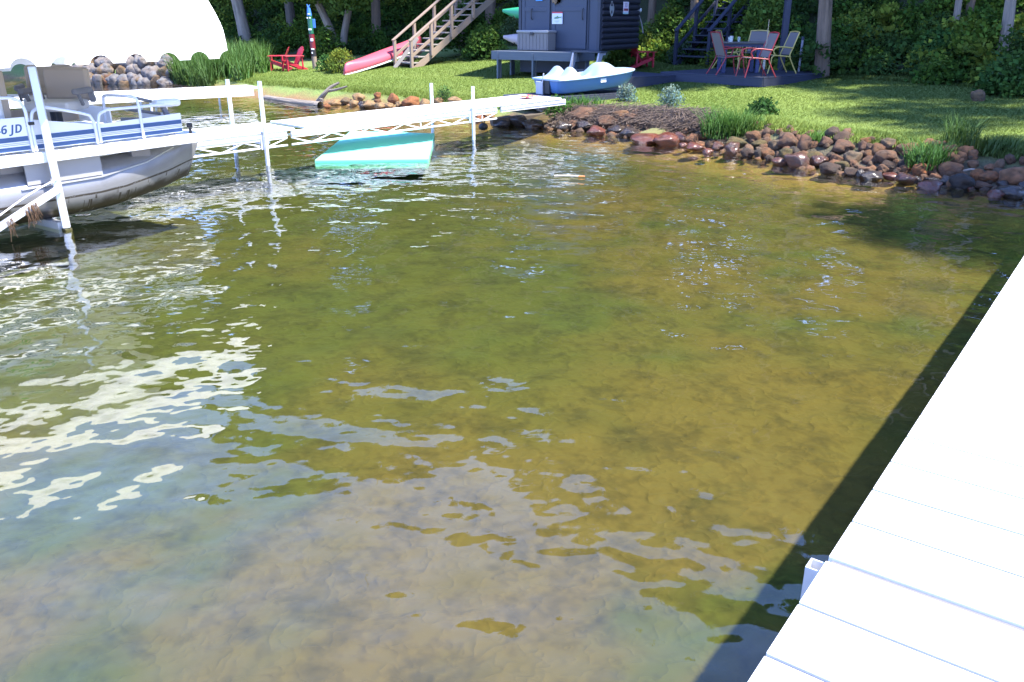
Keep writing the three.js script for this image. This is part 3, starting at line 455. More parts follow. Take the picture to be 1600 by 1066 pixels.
// ------------------------------------------------------------------ boat lift with canopy
{
  const t = thing('boat_lift', 'boat lift with scalloped white canopy standing over the pontoon boat', 'boat lift', BO.o, BO.az);
  const x0 = -4, x1 = 2.62;
  const prof = [[0.42, 1.71], [0.41, 1.88], [0.36, 2.08], [0.12, 2.42], [-0.3, 2.7], [-0.9, 2.86], [-1.2, 2.88], [-1.5, 2.86], [-2.2, 2.7], [-2.55, 2.42], [-2.8, 2.1], [-2.86, 1.85], [-2.88, 1.5]];
  const curve = new THREE.CatmullRomCurve3(prof.map(([z, y]) => V(0, y, z)), false, 'catmullrom', 0.4), NP = 40, NXs = 420, pos = [], uv = [], idx = [];
  for (let i = 0; i <= NXs; i++) { const x = lerp(x0, x1, i / NXs), ph = ((x + 9.1) / 0.4) % 1, sc = ph < 0.62 ? 0.085 * Math.pow(1 - Math.pow((ph - 0.31) / 0.31, 2), 0.6) : 0;
    for (let j = 0; j <= NP; j++) { const p = curve.getPoint(j / NP), e = Math.max(0, 1 - Math.min(j, NP - j) / 4); const sag = 0.012 * Math.sin(x * 3.9) * Math.sin(j / NP * Math.PI); pos.push(x + (x > x1 - 0.3 ? -0.10 * sstep(0.15, 0.5, Math.min(j, NP - j) / NP) * (1 - (x1 - x) / 0.3) : 0), p.y + sc * e - sag, p.z); uv.push(x, j / NP * 4); } }
  for (let i = 0; i < NXs; i++) for (let j = 0; j < NP; j++) { const a = i * (NP + 1) + j, b = a + 1, c = a + NP + 1, d = c + 1; idx.push(a, b, c, b, d, c); }
  const g = new THREE.BufferGeometry(); g.setAttribute('position', new THREE.Float32BufferAttribute(pos, 3)); g.setAttribute('uv', new THREE.Float32BufferAttribute(uv, 2)); g.setIndex(idx); g.computeVertexNormals();
  part('canopy', g, M.vinyl, t);
  const inner = []; for (const x of [-3, -1.4, 0.2, 1.6, 2.5]) inner.push(tube(prof.map(([z, y]) => V(x, y - 0.05, z > -1.3 ? z - 0.05 : z + 0.05)).filter(p => p.y > 1.72), 0.02, 40, 6));
  part('canopy_frame', inner, M.alu, t);
  for (const z of [0.34, -2.8]) part('canopy_rail', bar(V(-3.6, 2.0, z), V(2.55, 2.0, z), 0.04, 0.03), M.alu, t);
  part('leg_post', bar(V(0.52, 0.02, 0.06), V(0.495, 1.7, 0.045), 0.08, 0.08, 0.012), M.alu, t); part('leg_foot', bar(V(0.525, -0.5, 0.06), V(0.52, 0.02, 0.06), 0.083, 0.083, 0.012), M.algae, t);
  for (const [x, z] of [[-2.9, 0.05], [0.5, -2.68], [-2.9, -2.68]]) part('leg_post', bar(V(x, -0.7, z), V(x, 1.8, z), 0.09, 0.09, 0.012), M.alu, t);
  part('brace', bar(V(-0.75, -0.08, 0.09), V(0.5, 0.45, 0.09), 0.07, 0.06, 0.01), M.alu, t);
  part('cross_beam', [bar(V(0.5, 0.02, 0), V(0.5, 0.02, -2.6), 0.12, 0.08), bar(V(-2.9, 0.02, 0), V(-2.9, 0.02, -2.6), 0.12, 0.08)], M.alu, t);
  part('bunk', [box(-3, 1.0, 0.02, 0.06, -0.75, -0.65), box(-3, 1.0, 0.02, 0.06, -1.75, -1.65)], M.alu, t);
  part('cable', tube([V(-0.7, -0.02, 0.12), V(-0.2, 0.27, 0.13), V(0.2, 0.46, 0.12), V(0.5, 0.56, 0.1)], 0.009, 20, 5), M.aluWhite, t);
  // weed hanging on the brace
  const r = rng(5), gs = []; const cl = thing('weed_clump', 'brown water weed hanging from the diagonal lift brace', 'weeds', BO.o, BO.az);
  for (let q = 0; q < 46; q++) { const x = (q % 5 ? 0.1 + 0.13 * r() : -0.12 + 0.08 * r()), y = 0.24 + 0.42 * x, z = 0.125 + 0.03 * r(), l = 0.05 + 0.14 * r(); gs.push(tube([V(x, y + 0.03, z - 0.03), V(x + 0.02 * (r() - 0.5), y - l * 0.4, z + 0.01), V(x + 0.06 * (r() - 0.3), y - l, z + 0.02 * (r() - 0.5))], 0.003, 6, 4)); }
  part('strands', gs, mat(0.1, 0.055, 0.03, 0.9), cl);
}
// ------------------------------------------------------------------ swim raft and things afloat
{
  const c = [[493, 248], [668, 246], [678, 207], [548, 203]].map(([x, y]) => atY(x, y, 0.06)), o = c[0], az = Math.atan2(c[1].x - o.x, -(c[1].z - o.z)) * 180 / Math.PI, u = dirAz(az), w = dirAz(az - 90);
  const l = p => { const d = p.clone().sub(o); return [d.dot(u), d.dot(w)]; };
  const s = new THREE.Shape(); c.map(l).forEach(([a, b], i) => i ? s.lineTo(a, b) : s.moveTo(a, b)); s.closePath();
  const t = thing('swim_raft', 'flat mint green swim raft floating under the edge of the far dock', 'raft', o.clone().setY(0), az);
  part('slab', new THREE.ExtrudeGeometry(s, { depth: 0.13, bevelEnabled: true, bevelSize: 0.012, bevelThickness: 0.012, bevelSegments: 2 }).rotateX(-Math.PI / 2).translate(0, -0.1, 0), M.mint, t);
  const f = l(c[1])[0]; part('edge_band', box(0.01, f - 0.01, -0.03, 0.02, 0.013, 0.018), mat(0.12, 0.5, 0.42, 0.6), t);
  const a = atY(866, 275, 0.01), b = atY(914, 276, 0.015), st = thing('floating_stick', 'pale stick with an orange tip floating in the middle of the bay', 'stick', a, Math.atan2(b.x - a.x, -(b.z - a.z)) * 180 / Math.PI), len = a.distanceTo(b);
  part('shaft', tube([V(0, 0, 0), V(len * 0.4, 0.012, 0.01), V(len * 0.8, 0.008, 0)], 0.012, 12, 7), mat(0.5, 0.44, 0.36, 0.8), st); part('tip', rod(V(len * 0.79, 0.008, 0), V(len, 0.006, 0), 0.014, 0.01), mat(0.55, 0.2, 0.06, 0.7), st);
  const bp = atY(755, 198, 0.03); const bu = thing('mooring_float', 'small black float at the waterline beyond the last dock post', 'float', bp); part('ball', new THREE.SphereGeometry(0.1, 16, 10).scale(1, 0.8, 1), M.black, bu); part('ring', new THREE.TorusGeometry(0.03, 0.01, 6, 10).translate(0, 0.1, 0), M.black, bu);
}

// ------------------------------------------------------------------ rocks along the shore, one by one
const ROCKG = [0, 1, 2, 3, 4, 5, 6, 7].map(k => {
  const g = mergeVertices(new THREE.IcosahedronGeometry(1, 5).deleteAttribute('normal').deleteAttribute('uv')), p = g.attributes.position, col = [], uv = [];
  const cuts = [0, 1, 2, 3, 4].map(q => [V(n3(k * 3.3, q * 7.7, 1.2), n3(k * 5.1, q * 2.9, 8.2), n3(k * 1.7, q * 4.1, 5.5)).normalize(), [0.6, 0.75, 0.68][k % 3] + 0.06 * q]);
  for (let i = 0; i < p.count; i++) {
    const v = V(p.getX(i), p.getY(i), p.getZ(i)); let f = 1 + 0.28 * n3(v.x * 1.1 + k * 9, v.y * 1.1, v.z * 1.1) + 0.14 * n3(v.x * 2.6 + k, v.y * 2.6, v.z * 2.6) + 0.05 * n3(v.x * 7, v.y * 7 + k, v.z * 7);
    for (const [n, d] of cuts) { const h = v.dot(n) * f; if (h > d) f *= lerp(1, d / h, 0.85); }
    p.setXYZ(i, v.x * f, v.y * f, v.z * f);
    const c = 0.8 + 0.75 * fbm(v.x * 2.2 + k, v.y * 2.2, v.z * 2.2, 4) + 0.4 * n3(v.x * 11, v.y * 11, v.z * 11), w = 1 + 0.25 * n3(v.x * 1.7, v.y * 1.7 + k, v.z * 1.7); col.push(c * w, c, c * (2 - w)); uv.push(Math.atan2(v.z, v.x) / 3.1416 * 2, v.y * 1.5);
  }
  g.setAttribute('color', new THREE.Float32BufferAttribute(col, 3)); g.setAttribute('uv', new THREE.Float32BufferAttribute(uv, 2)); g.computeVertexNormals(); return g;
});
const rockMats = {}, rockMat = (name, c, rough, cc = 0) => rockMats[name] || (rockMats[name] = new THREE.MeshPhysicalMaterial({ color: C(c[0] * 0.72, c[1] * 0.58, c[2] * 0.42), vertexColors: true, roughness: rough, bumpMap: bumpTex, bumpScale: 0.015, clearcoat: cc, clearcoatRoughness: 0.25 }));
const RC = { brown: [0.2, 0.115, 0.062], mauve: [0.165, 0.1, 0.07], grey: [0.19, 0.155, 0.115], dark: [0.07, 0.048, 0.038], orange: [0.3, 0.14, 0.06], pink: [0.33, 0.19, 0.12], olive: [0.13, 0.115, 0.045], slate: [0.055, 0.047, 0.045], tan: [0.36, 0.27, 0.17], wetbrown: [0.13, 0.05, 0.022], wetred: [0.18, 0.05, 0.022], wetdark: [0.042, 0.027, 0.02], pale: [0.21, 0.23, 0.3] };
const RN = { brown: 'brown', mauve: 'mauve brown', grey: 'grey', dark: 'dark', orange: 'orange brown', pink: 'pinkish', olive: 'mossy olive', slate: 'dark slate', tan: 'tan', wetbrown: 'wet brown', wetred: 'wet red', wetdark: 'dark wet', pale: 'pale grey' };
let rk = 0;
function rock(p, rx, ry, rz, col, label, group, yaw, tilt = 0, gi) {
  const wet = col.startsWith('wet'), q = thing('rock', label, 'rock', p, 90, group); q.rotation.set(tilt, yaw, tilt * 0.6);
  const m = new THREE.Mesh(ROCKG[(gi ?? rk++) % 8], rockMat(col, RC[col], wet ? 0.35 : 0.88, wet ? 0.6 : 0)); m.scale.set(rx, ry, rz); m.castShadow = m.receiveShadow = true; m.name = 'boulder'; m.userData = q.userData; m.position.copy(p); m.rotation.copy(q.rotation); scene.remove(q); m.name = q.name; scene.add(m); return m;
}
{
  const ORD = ['first', 'second', 'third', 'fourth', 'fifth', 'sixth', 'seventh', 'eighth'];
  const r = rng(64), put = (ox, oy, sc, list, group, where, special = {}) => {
    const made = list.map(([cx, cy, w, h, col], i) => {
      const px = ox + cx / sc, py = oy + (cy + h * 0.42) / sc, p = onGround(px, Math.min(py, 310)), k = mpp(p), s = shoreDist(p.x, p.z);
      return { px, p, rx: w / sc * k * 0.6, ry: h / sc * k * 0.6, col, own: special[i], row: s < 0.12 ? 'waterline' : s < 0.55 ? 'middle' : 'top' };
    });
    for (const m of made) {
      const like = made.filter(q => !q.own && q.col === m.col && q.row === m.row).sort((a, c) => a.px - c.px), n = like.indexOf(m);
      const label = m.own || `${like.length > 1 ? ORD[n] || 'farther' : 'only'} ${RN[m.col]} rock${like.length > 1 ? ' from the left' : ''}, ${m.row} row, ${where}`;
      m.p.y += m.ry * 0.62; rock(m.p, m.rx, m.ry, Math.max(m.rx, m.ry) * (0.8 + 0.3 * r()), m.col, label, group, (r() - 0.5) * 1.2, (r() - 0.5) * 0.3);
    }
  };
  put(1090, 150, 6.154, [[540, 390, 130, 95, 'brown'], [620, 365, 50, 45, 'grey'], [665, 395, 60, 60, 'brown'], [800, 335, 80, 60, 'pink'], [380, 450, 180, 90, 'olive'], [190, 480, 110, 80, 'wetbrown'], [340, 510, 130, 120, 'wetbrown'], [480, 545, 110, 80, 'dark'], [580, 560, 60, 80, 'slate'], [655, 550, 115, 95, 'brown'], [590, 460, 140, 80, 'olive'], [755, 465, 130, 115, 'grey'], [870, 440, 150, 140, 'mauve'], [1020, 455, 130, 150, 'mauve'], [860, 560, 130, 100, 'olive'], [920, 545, 100, 110, 'slate'], [960, 620, 210, 130, 'wetbrown'], [780, 630, 120, 70, 'wetbrown'], [1110, 580, 130, 90, 'olive'], [1170, 620, 140, 110, 'wetbrown'], [1240, 445, 100, 90, 'mauve'], [1390, 480, 180, 110, 'mauve'], [1490, 600, 150, 120, 'grey'], [1270, 690, 160, 100, 'dark'], [1390, 670, 130, 80, 'olive'], [1500, 735, 140, 70, 'dark'], [1410, 380, 80, 45, 'mauve'], [70, 385, 100, 60, 'orange'], [165, 330, 60, 40, 'orange'], [90, 525, 60, 40, 'wetred'], [30, 470, 90, 60, 'pink'], [690, 600, 70, 60, 'dark'], [1010, 560, 70, 60, 'brown'], [1290, 400, 70, 50, 'grey'], [940, 360, 70, 50, 'mauve']],
    'rocks of the right bank', 'left half of the right bank', { 16: 'large wet orange-brown rock at the waterline with a sunlit right edge', 3: 'small orange-pink rock topmost on the right bank edge', 13: 'purple-brown upright block at the top of the right bank riprap', 4: 'broad flat mossy grey-green rock at the left end of the right bank riprap' });
  put(1340, 170, 6.154, [[80, 300, 110, 60, 'orange'], [60, 370, 90, 100, 'mauve'], [180, 390, 120, 110, 'brown'], [300, 335, 130, 90, 'grey'], [265, 450, 170, 110, 'mauve'], [420, 400, 90, 110, 'mauve'], [100, 440, 80, 80, 'brown'], [110, 500, 100, 90, 'mauve'], [540, 465, 120, 110, 'olive'], [290, 555, 130, 90, 'dark'], [450, 535, 110, 90, 'slate'], [600, 595, 140, 130, 'orange'], [880, 580, 190, 140, 'mauve'], [930, 490, 100, 90, 'brown'], [920, 390, 80, 80, 'mauve'], [690, 325, 90, 70, 'pink'], [755, 335, 70, 70, 'tan'], [460, 670, 170, 90, 'wetbrown'], [690, 730, 200, 80, 'wetred'], [740, 680, 160, 60, 'wetdark'], [990, 700, 190, 140, 'slate'], [1110, 440, 80, 90, 'pink'], [1150, 640, 110, 110, 'orange'], [1280, 650, 180, 100, 'orange'], [1490, 630, 220, 180, 'pink'], [1200, 740, 150, 70, 'mauve'], [1320, 820, 130, 80, 'wetred'], [1480, 800, 230, 110, 'wetdark'], [130, 640, 170, 90, 'wetdark'], [320, 650, 130, 60, 'wetred'], [1590, 500, 60, 80, 'mauve'], [1270, 560, 90, 60, 'pink'], [20, 620, 60, 80, 'wetdark'], [850, 690, 100, 80, 'wetdark'], [1080, 760, 60, 40, 'wetred'], [1400, 720, 100, 60, 'wetdark'], [560, 680, 80, 70, 'wetdark'], [380, 600, 80, 50, 'wetdark'], [1590, 740, 90, 90, 'wetdark']],
    'rocks of the right bank', 'right half of the right bank', { 24: 'big smooth pink-brown boulder at the right edge of the bank', 12: 'large purple-grey boulder leaning over the dark angular rock', 20: 'dark angular slate block at the waterline', 11: 'round orange-brown rock beside the grass tuft on the bank', 18: 'shiny wet red rock lying at the waterline', 21: 'pinkish upright stone standing in the grass behind the bank', 26: 'small wet orange rock in the water near the right edge' });
  put(750, 100, 4, [[640, 320, 140, 90, 'mauve'], [885, 325, 110, 80, 'brown'], [730, 420, 90, 55, 'wetred'], [520, 385, 110, 60, 'wetdark'], [585, 380, 70, 50, 'mauve'], [1030, 465, 150, 60, 'wetred'], [1170, 475, 150, 70, 'wetred'], [1245, 465, 90, 70, 'wetbrown'], [1320, 470, 75, 65, 'pink'], [1270, 505, 45, 35, 'wetred'], [1345, 520, 95, 50, 'wetred'], [765, 272, 45, 35, 'pink'], [820, 283, 55, 40, 'brown'], [1440, 440, 70, 45, 'tan'], [700, 300, 90, 50, 'brown'], [800, 360, 110, 70, 'mauve'], [850, 410, 80, 60, 'wetdark'], [660, 385, 100, 60, 'wetdark'], [940, 430, 100, 60, 'wetdark'], [1420, 545, 60, 35, 'wetred'], [960, 340, 90, 50, 'mauve'], [330, 375, 110, 60, 'wetdark'], [250, 360, 100, 60, 'wetdark'], [180, 350, 120, 50, 'olive'], [400, 350, 130, 50, 'olive'], [440, 385, 90, 40, 'wetdark'], [130, 375, 90, 40, 'wetdark'], [1500, 500, 70, 50, 'wetdark']],
    'rocks below the lawn behind the bay', 'below the dead reeds', { 2: 'single wet red rock poking out of the water below the brush', 5: 'long wet red rock in the shallows, left of two like it', 6: 'wet red rock in the shallows in front of the mossy mat' });
  put(500, 0, 5.61, [[510, 840, 60, 55, 'orange'], [340, 855, 90, 70, 'tan'], [510, 890, 60, 40, 'brown'], [650, 870, 90, 90, 'orange'], [795, 895, 140, 100, 'orange'], [700, 915, 60, 60, 'tan'], [450, 920, 110, 60, 'tan'], [920, 905, 90, 70, 'tan'], [375, 920, 60, 60, 'wetdark'], [300, 905, 70, 55, 'tan'], [1040, 890, 90, 60, 'tan'], [1190, 880, 110, 55, 'tan'], [130, 900, 90, 55, 'tan'], [540, 930, 100, 60, 'tan'], [230, 885, 80, 50, 'grey'], [1400, 1035, 70, 60, 'orange'], [610, 930, 80, 50, 'tan'], [840, 940, 90, 40, 'brown'], [1480, 1010, 120, 40, 'tan'], [60, 930, 50, 40, 'orange'], [1350, 1010, 90, 50, 'wetbrown']],
    'rocks at the edge of the sunlit lawn', 'along the sunlit lawn', { 4: 'biggest orange boulder at the edge of the sunlit lawn', 3: 'upright orange-pink stone left of the biggest one on the lawn edge', 0: 'small orange-brown stone resting on top of the lawn-edge rocks' });
  const rub = []; for (let q = 0; q < 2600; q++) { const x = lerp(0.6, 8.2, r()), z = lerp(-18.6, -9, r()), s = shoreDist(x, z); if (s < -0.35 || s > 0.85) continue; const R = 0.05 + 0.09 * r() * r(); rub.push([groundAt(x, z).add(V(0, R * 0.3, 0)), R, shade([0.09, 0.046, 0.022], r, 0.45), r() * 6.28, r() * 2, R * 0.75]); }
  tag(instances('rubble', ROCKG[2], mat(1, 1, 1, 0.85, { bumpMap: bumpTex, bumpScale: 0.01 }), rub, scene), 'small broken stones filling the gaps between the bank rocks', 'rubble');
  // boulder wall across the inlet on the far left
  for (let q = 0; q < 110; q++) { const px = lerp(66, 250, r()), row = q % 4, py = lerp(130, 99, row / 3 + (r() - 0.5) * 0.15) - (px < 110 ? -3 : 0); if (px < 110 && row > 1) continue;
    const p = atD(px, 0, 30.6 + row * 0.35 + (r() - 0.5) * 0.3 - (px - 150) * 0.008); p.y = 0.1 + row * 0.3 + (r() - 0.5) * 0.1; const R = 0.17 + 0.13 * r(); rock(p, R * 1.15, R, R, ['pale', 'pale', 'grey', 'mauve', 'pale'][(r() * 5) | 0], 'pale boulder of the rock wall across the inlet', 'boulders of the far wall', r() * 6, (r() - 0.5) * 0.5); }
}
// ------------------------------------------------------------------ grass, reeds, dead reeds, plants
function bladeTuft(seed, n, R, h, w, bend = 0.5) {
  const r = rng(seed), pos = [], nor = [], uv = [], idx = [];
  for (let q = 0; q < n; q++) { const a = r() * 6.283, d = R * Math.sqrt(r()), x = d * Math.cos(a), z = d * Math.sin(a), b = r() * 6.283, H = h * (0.55 + 0.6 * r()), k = bend * H * (0.3 + r()), cx = Math.cos(b), cz = Math.sin(b), W = w * (0.6 + 0.7 * r()), i0 = pos.length / 3;
    for (const [t, ww] of [[0, 1], [0.55, 0.75], [1, 0]]) { const ox = cx * k * t * t, oz = cz * k * t * t, y = H * t * (1 - 0.12 * t * bend); for (const s of ww ? [-1, 1] : [0]) { pos.push(x + ox - cz * W * ww * s, y, z + oz + cx * W * ww * s); nor.push(cx * 0.4 * s, 0.8, cz * 0.4); uv.push(0, t); } }
    idx.push(i0, i0 + 1, i0 + 2, i0 + 1, i0 + 3, i0 + 2, i0 + 2, i0 + 3, i0 + 4); }
  const g = new THREE.BufferGeometry(); g.setAttribute('position', new THREE.Float32BufferAttribute(pos, 3)); g.setAttribute('normal', new THREE.Float32BufferAttribute(nor, 3)); g.setAttribute('uv', new THREE.Float32BufferAttribute(uv, 2)); g.setIndex(idx); return g;
}
{
  const r = rng(99), list = [], tg = bladeTuft(1, 11, 0.11, 0.032, 0.006, 1.0);
  while (list.length < 85000) { const z = lerp(-31, -10, Math.pow(r(), 0.8)), x = z * -(r() * 1.36 - 0.68), s = shoreDist(x, z); if (s < 0.7 || s > hillStart(x, z) + 0.6) continue; if (x > 0.4 && x < 3 && Math.abs((z + 18.7) * 0.0 + (x - 0.55) * 0.62 + (z + 18.7) * 0.78 + 0.6) < 0.75) continue;
    const p = fbm(x * 0.7, 1.7, z * 0.7, 3), long = (s < 1.3 || s > hillStart(x, z) - 0.5) ? 2.2 : 1, k = 0.8 + 0.5 * r();
    list.push([groundAt(x, z), 0.8 + 0.5 * r(), shade(mix3([0.15, 0.22, 0.045], [0.2, 0.27, 0.065], clamp(0.5 + p * 1.3)), r, 0.1), r() * 6.28, 0, long * k]); }
  const o = instances('grass', tg, L.blade, list, scene); tag(o, 'short mown grass blades covering the lawn', 'grass');
  const reeds = [], rg = bladeTuft(2, 16, 0.24, 0.86, 0.016, 0.55);
  for (let q = 0; q < 6000 && reeds.length < 620; q++) { const x = lerp(-14.5, -7.6, r()), z = lerp(-34, -25.5, r()), s = shoreDist(x, z); if (s < 0.15 || s > 3.6) continue; const px = 800 + x / mpp(V(x, 0.5, z)); if (px < 236 || px > 415 || (px > 385 && s < 2.2) || (px > 330 && s < 0.8)) continue; reeds.push([groundAt(x, z), 0.8 + 0.4 * r(), shade([0.05, 0.115, 0.022], r, 0.3), r() * 6.28, 0, 0.75 + 0.4 * r()]); }
  tag(instances('reeds', rg, L.blade, reeds, scene), 'tall green reeds growing along the inlet on the left', 'reeds');
  // tufts that stand out on the bank
  const tuft = (px, py, R, h, n, seed, c, label, group) => { const p = onGround(px, py), t = thing('grass_tuft', label, 'grass tuft', p, 90, group); part('blades', bladeTuft(seed, n, R, h, 0.008, 0.75), leafMat(...c, 0.3), t); return t; };
  tuft(1132, 214, 0.42, 0.62, 420, 11, [0.05, 0.125, 0.025], 'tall bright grass tuft on the bank right of the dead reeds');
  tuft(1165, 206, 0.35, 0.4, 240, 12, [0.06, 0.13, 0.025], 'loose grass tuft above the left end of the riprap');
  tuft(1448, 262, 0.3, 0.45, 320, 13, [0.045, 0.12, 0.025], 'dark green grass tuft growing between the right bank rocks');
  tuft(1500, 228, 0.22, 0.5, 140, 14, [0.07, 0.14, 0.03], 'sparse grass tuft behind the purple-grey boulder');
  tuft(1276, 222, 0.14, 0.22, 120, 15, [0.07, 0.16, 0.03], 'small bright grass tuft between the purple blocks of the bank');
  tuft(1550, 236, 0.3, 0.28, 240, 16, [0.1, 0.16, 0.03], 'yellowish grass tuft near the right edge of the bank');
  tuft(915, 168, 0.4, 0.3, 220, 17, [0.05, 0.13, 0.025], 'low grass tuft in front of the dark walkway');
  // dead reeds washed up on the bank
  const reed = []; for (let q = 0; q < 2600; q++) { const px = lerp(868, 1108, r()), py = 176 + 26 * r() + (px - 868) * 0.02 - 4 * Math.sin((px - 868) / 60), p = onGround(px, py), a = rad(35 + (r() - 0.5) * 200), l = 0.12 + 0.3 * r(), d = V(Math.cos(a) * l, (r() - 0.3) * 0.12, -Math.sin(a) * l); p.y += 0.03 + 0.14 * r(); reed.push(bar(p.clone().sub(d), p.clone().add(d), 0.005, 0.008)); }
  const m = solo('dead_reeds', reed, mat(0.115, 0.082, 0.062, 0.95), 'tangled mat of dead brown reeds on the bank below the walkway', 'reeds'); m.userData.kind = 'stuff';
  const pole = (a, b, rr, label) => { const t = thing('driftwood', label, 'driftwood', a); part('branch', tube([V(0, 0, 0), b.clone().sub(a).multiplyScalar(0.5).add(V(0, 0.03, 0)), b.clone().sub(a)], rr, 10, 6), M.deadWood, t); };
  pole(onGround(1506, 262, 0.05), onGround(1536, 244, 0.22), 0.018, 'thin pale stick leaning on the right bank rocks'); pole(onGround(1482, 238, 0.1), onGround(1498, 224, 0.2), 0.03, 'short split stick above the purple-grey boulder');
  pole(onGround(1082, 204, 0.1), onGround(1103, 180, 0.28), 0.012, 'thin stalk sticking out of the dead reeds');
  // mossy mat in the shallows
  const mm = onGround(1032, 208), mt = thing('moss_mat', 'yellow-green mossy mat lying at the waterline before the dead reeds', 'moss', mm, 40); const mg = new THREE.SphereGeometry(1, 32, 10), mp = mg.attributes.position; for (let i = 0; i < mp.count; i++) { const f = 1 + 0.25 * n3(mp.getX(i) * 3, mp.getY(i) * 3, mp.getZ(i) * 3); mp.setXYZ(i, mp.getX(i) * 0.75 * f, mp.getY(i) * 0.1 * f, mp.getZ(i) * 0.24 * f); } mg.computeVertexNormals(); part('mat', mg, mat(0.12, 0.115, 0.04, 0.95, { bumpMap: bumpTex, bumpScale: 0.03 }), mt);
}
function bush(name, label, cat, px, py, wpx, hpx, c, seed, n, cluster = CL.bush, cs = 0.8, group, stems = true) {
  const p = onGround(px, py), k = mpp(p), R = wpx * k / 2, H = hpx * k, r = rng(seed), t = thing(name, label, cat, p, 90, group), list = [];
  for (let q = 0; q < n; q++) { const a = r() * 6.283, u = r(), w = Math.sqrt(1 - Math.pow(u, 1.6)), rr = Math.sqrt(0.3 + 0.7 * r()); list.push([V(R * w * rr * Math.cos(a), H * (0.12 + 0.8 * u), R * w * rr * Math.sin(a)), cs * (0.7 + 0.6 * r()), shade(c, r, 0.3), r() * 6.28, (r() - 0.5) * 0.9]); }
  instances('foliage', cluster, L.white, list, t);
  if (stems) part('stem', [0, 1, 2, 3, 4].map(q => rod(V(0, -0.05, 0), V(R * 0.5 * Math.cos(q * 1.3), H * 0.7, R * 0.5 * Math.sin(q * 1.3)), 0.012, 0.006, 5)), M.barkDark, t);
  return t;
}
bush('bush', 'yellow-green bush beside the lower end of the red canoe', 'bush', 534, 113, 44, 32, [0.15, 0.19, 0.028], 1, 60, CL.fine, 0.85);
bush('bush', 'small dark bush between the totem pole and the yellow-green bush', 'bush', 511, 111, 24, 22, [0.05, 0.12, 0.025], 2, 26, CL.bush, 0.55);
bush('bush', 'green bush at the foot of the forked maple, behind the totem pole', 'bush', 515, 92, 34, 46, [0.07, 0.13, 0.02], 3, 40, CL.bush, 0.8);
bush('bush', 'large leafy bush growing over the right side of the wooden stairs', 'bush', 722, 88, 70, 78, [0.05, 0.115, 0.02], 4, 120, CL.bush, 0.95);
bush('bush', 'leafy bush between the wooden stairs and the shed platform', 'bush', 757, 92, 60, 46, [0.07, 0.135, 0.024], 5, 90, CL.bush, 0.8);
bush('bush', 'pale flowering bush at the left corner of the shed', 'bush', 800, 72, 34, 40, [0.13, 0.18, 0.07], 6, 40, CL.fine, 1.0);
bush('bush', 'bright yellow-green bush behind the small red chair', 'bush', 1016, 88, 40, 48, [0.14, 0.2, 0.04], 7, 60, CL.fine, 1.1);
bush('hosta_plant', 'broad-leaved hosta at the foot of the log wall', 'plant', 974, 108, 56, 30, [0.085, 0.155, 0.026], 8, 42, CL.big, 0.75, undefined, false);
bush('bush', 'grey-green fern bush left of the navy stairs', 'bush', 1062, 100, 34, 30, [0.07, 0.12, 0.07], 9, 40, CL.fine, 0.9);
bush('bush', 'sunlit bush behind the patio table and the navy post', 'bush', 1192, 84, 74, 84, [0.1, 0.165, 0.028], 10, 120, CL.bush, 0.9);
bush('bush', 'green bush between the shed and the navy stairs', 'bush', 1045, 70, 50, 56, [0.085, 0.145, 0.024], 11, 80, CL.bush, 0.8);
bush('bush', 'small leafy bush on the bank beside the end of the white dock', 'bush', 875, 180, 34, 26, [0.06, 0.15, 0.025], 12, 40, CL.fine, 0.75);
bush('lavender_plant', 'silvery plant on the lawn, left one nearer the pedal boat', 'plant', 979, 160, 28, 24, [0.17, 0.24, 0.2], 13, 26, CL.fine, 0.6, undefined, true);
bush('lavender_plant', 'silvery plant on the lawn, right one above the dead reeds', 'plant', 1049, 168, 34, 30, [0.17, 0.24, 0.2], 14, 34, CL.fine, 0.6);
bush('bush', 'low dark green plant on the lawn above the riprap', 'bush', 1190, 180, 36, 20, [0.035, 0.09, 0.02], 15, 34, CL.bush, 0.5);
bush('bush', 'low bush with broad leaves at the right edge of the lawn', 'bush', 1575, 150, 74, 52, [0.05, 0.11, 0.022], 16, 110, CL.bush, 0.8);
bush('bush', 'weedy plant among the rocks on the sunlit lawn edge', 'bush', 695, 158, 22, 20, [0.08, 0.15, 0.04], 17, 16, CL.fine, 0.6);
bush('bush', 'green bush above the lawn under the pair of thin trunks', 'bush', 1465, 98, 80, 42, [0.045, 0.11, 0.024], 18, 120, CL.bush, 0.8);

// ------------------------------------------------------------------ wooden things on the lawn
{ // fallen branch at the waterline
  const P = (px, py, l = 0.06) => onGround(px, py, l), o = P(415, 150), L_ = p => p.sub(o), t = thing('fallen_branch', 'grey dead branch lying along the waterline with a forked end', 'branch', o);
  part('branch', [trunkGeo([L_(P(415, 150)), L_(P(440, 153, 0.08)), L_(P(470, 156, 0.1)), L_(P(500, 158, 0.12))], 0.09, 0.11, 2, 9, 0), trunkGeo([L_(P(498, 157, 0.05)), L_(atD(506, 148, 23.2)), L_(atD(516, 137, 23.2)), L_(atD(530, 129, 23.2))], 0.1, 0.03, 3, 8, 0), trunkGeo([L_(atD(514, 142, 23.2)), L_(atD(526, 140, 23.0)), L_(atD(542, 135, 22.9))], 0.045, 0.02, 4, 7, 0), rod(L_(atD(502, 154, 23)), L_(atD(501, 166, 23)), 0.07, 0.05)], M.barkPale, t);
}
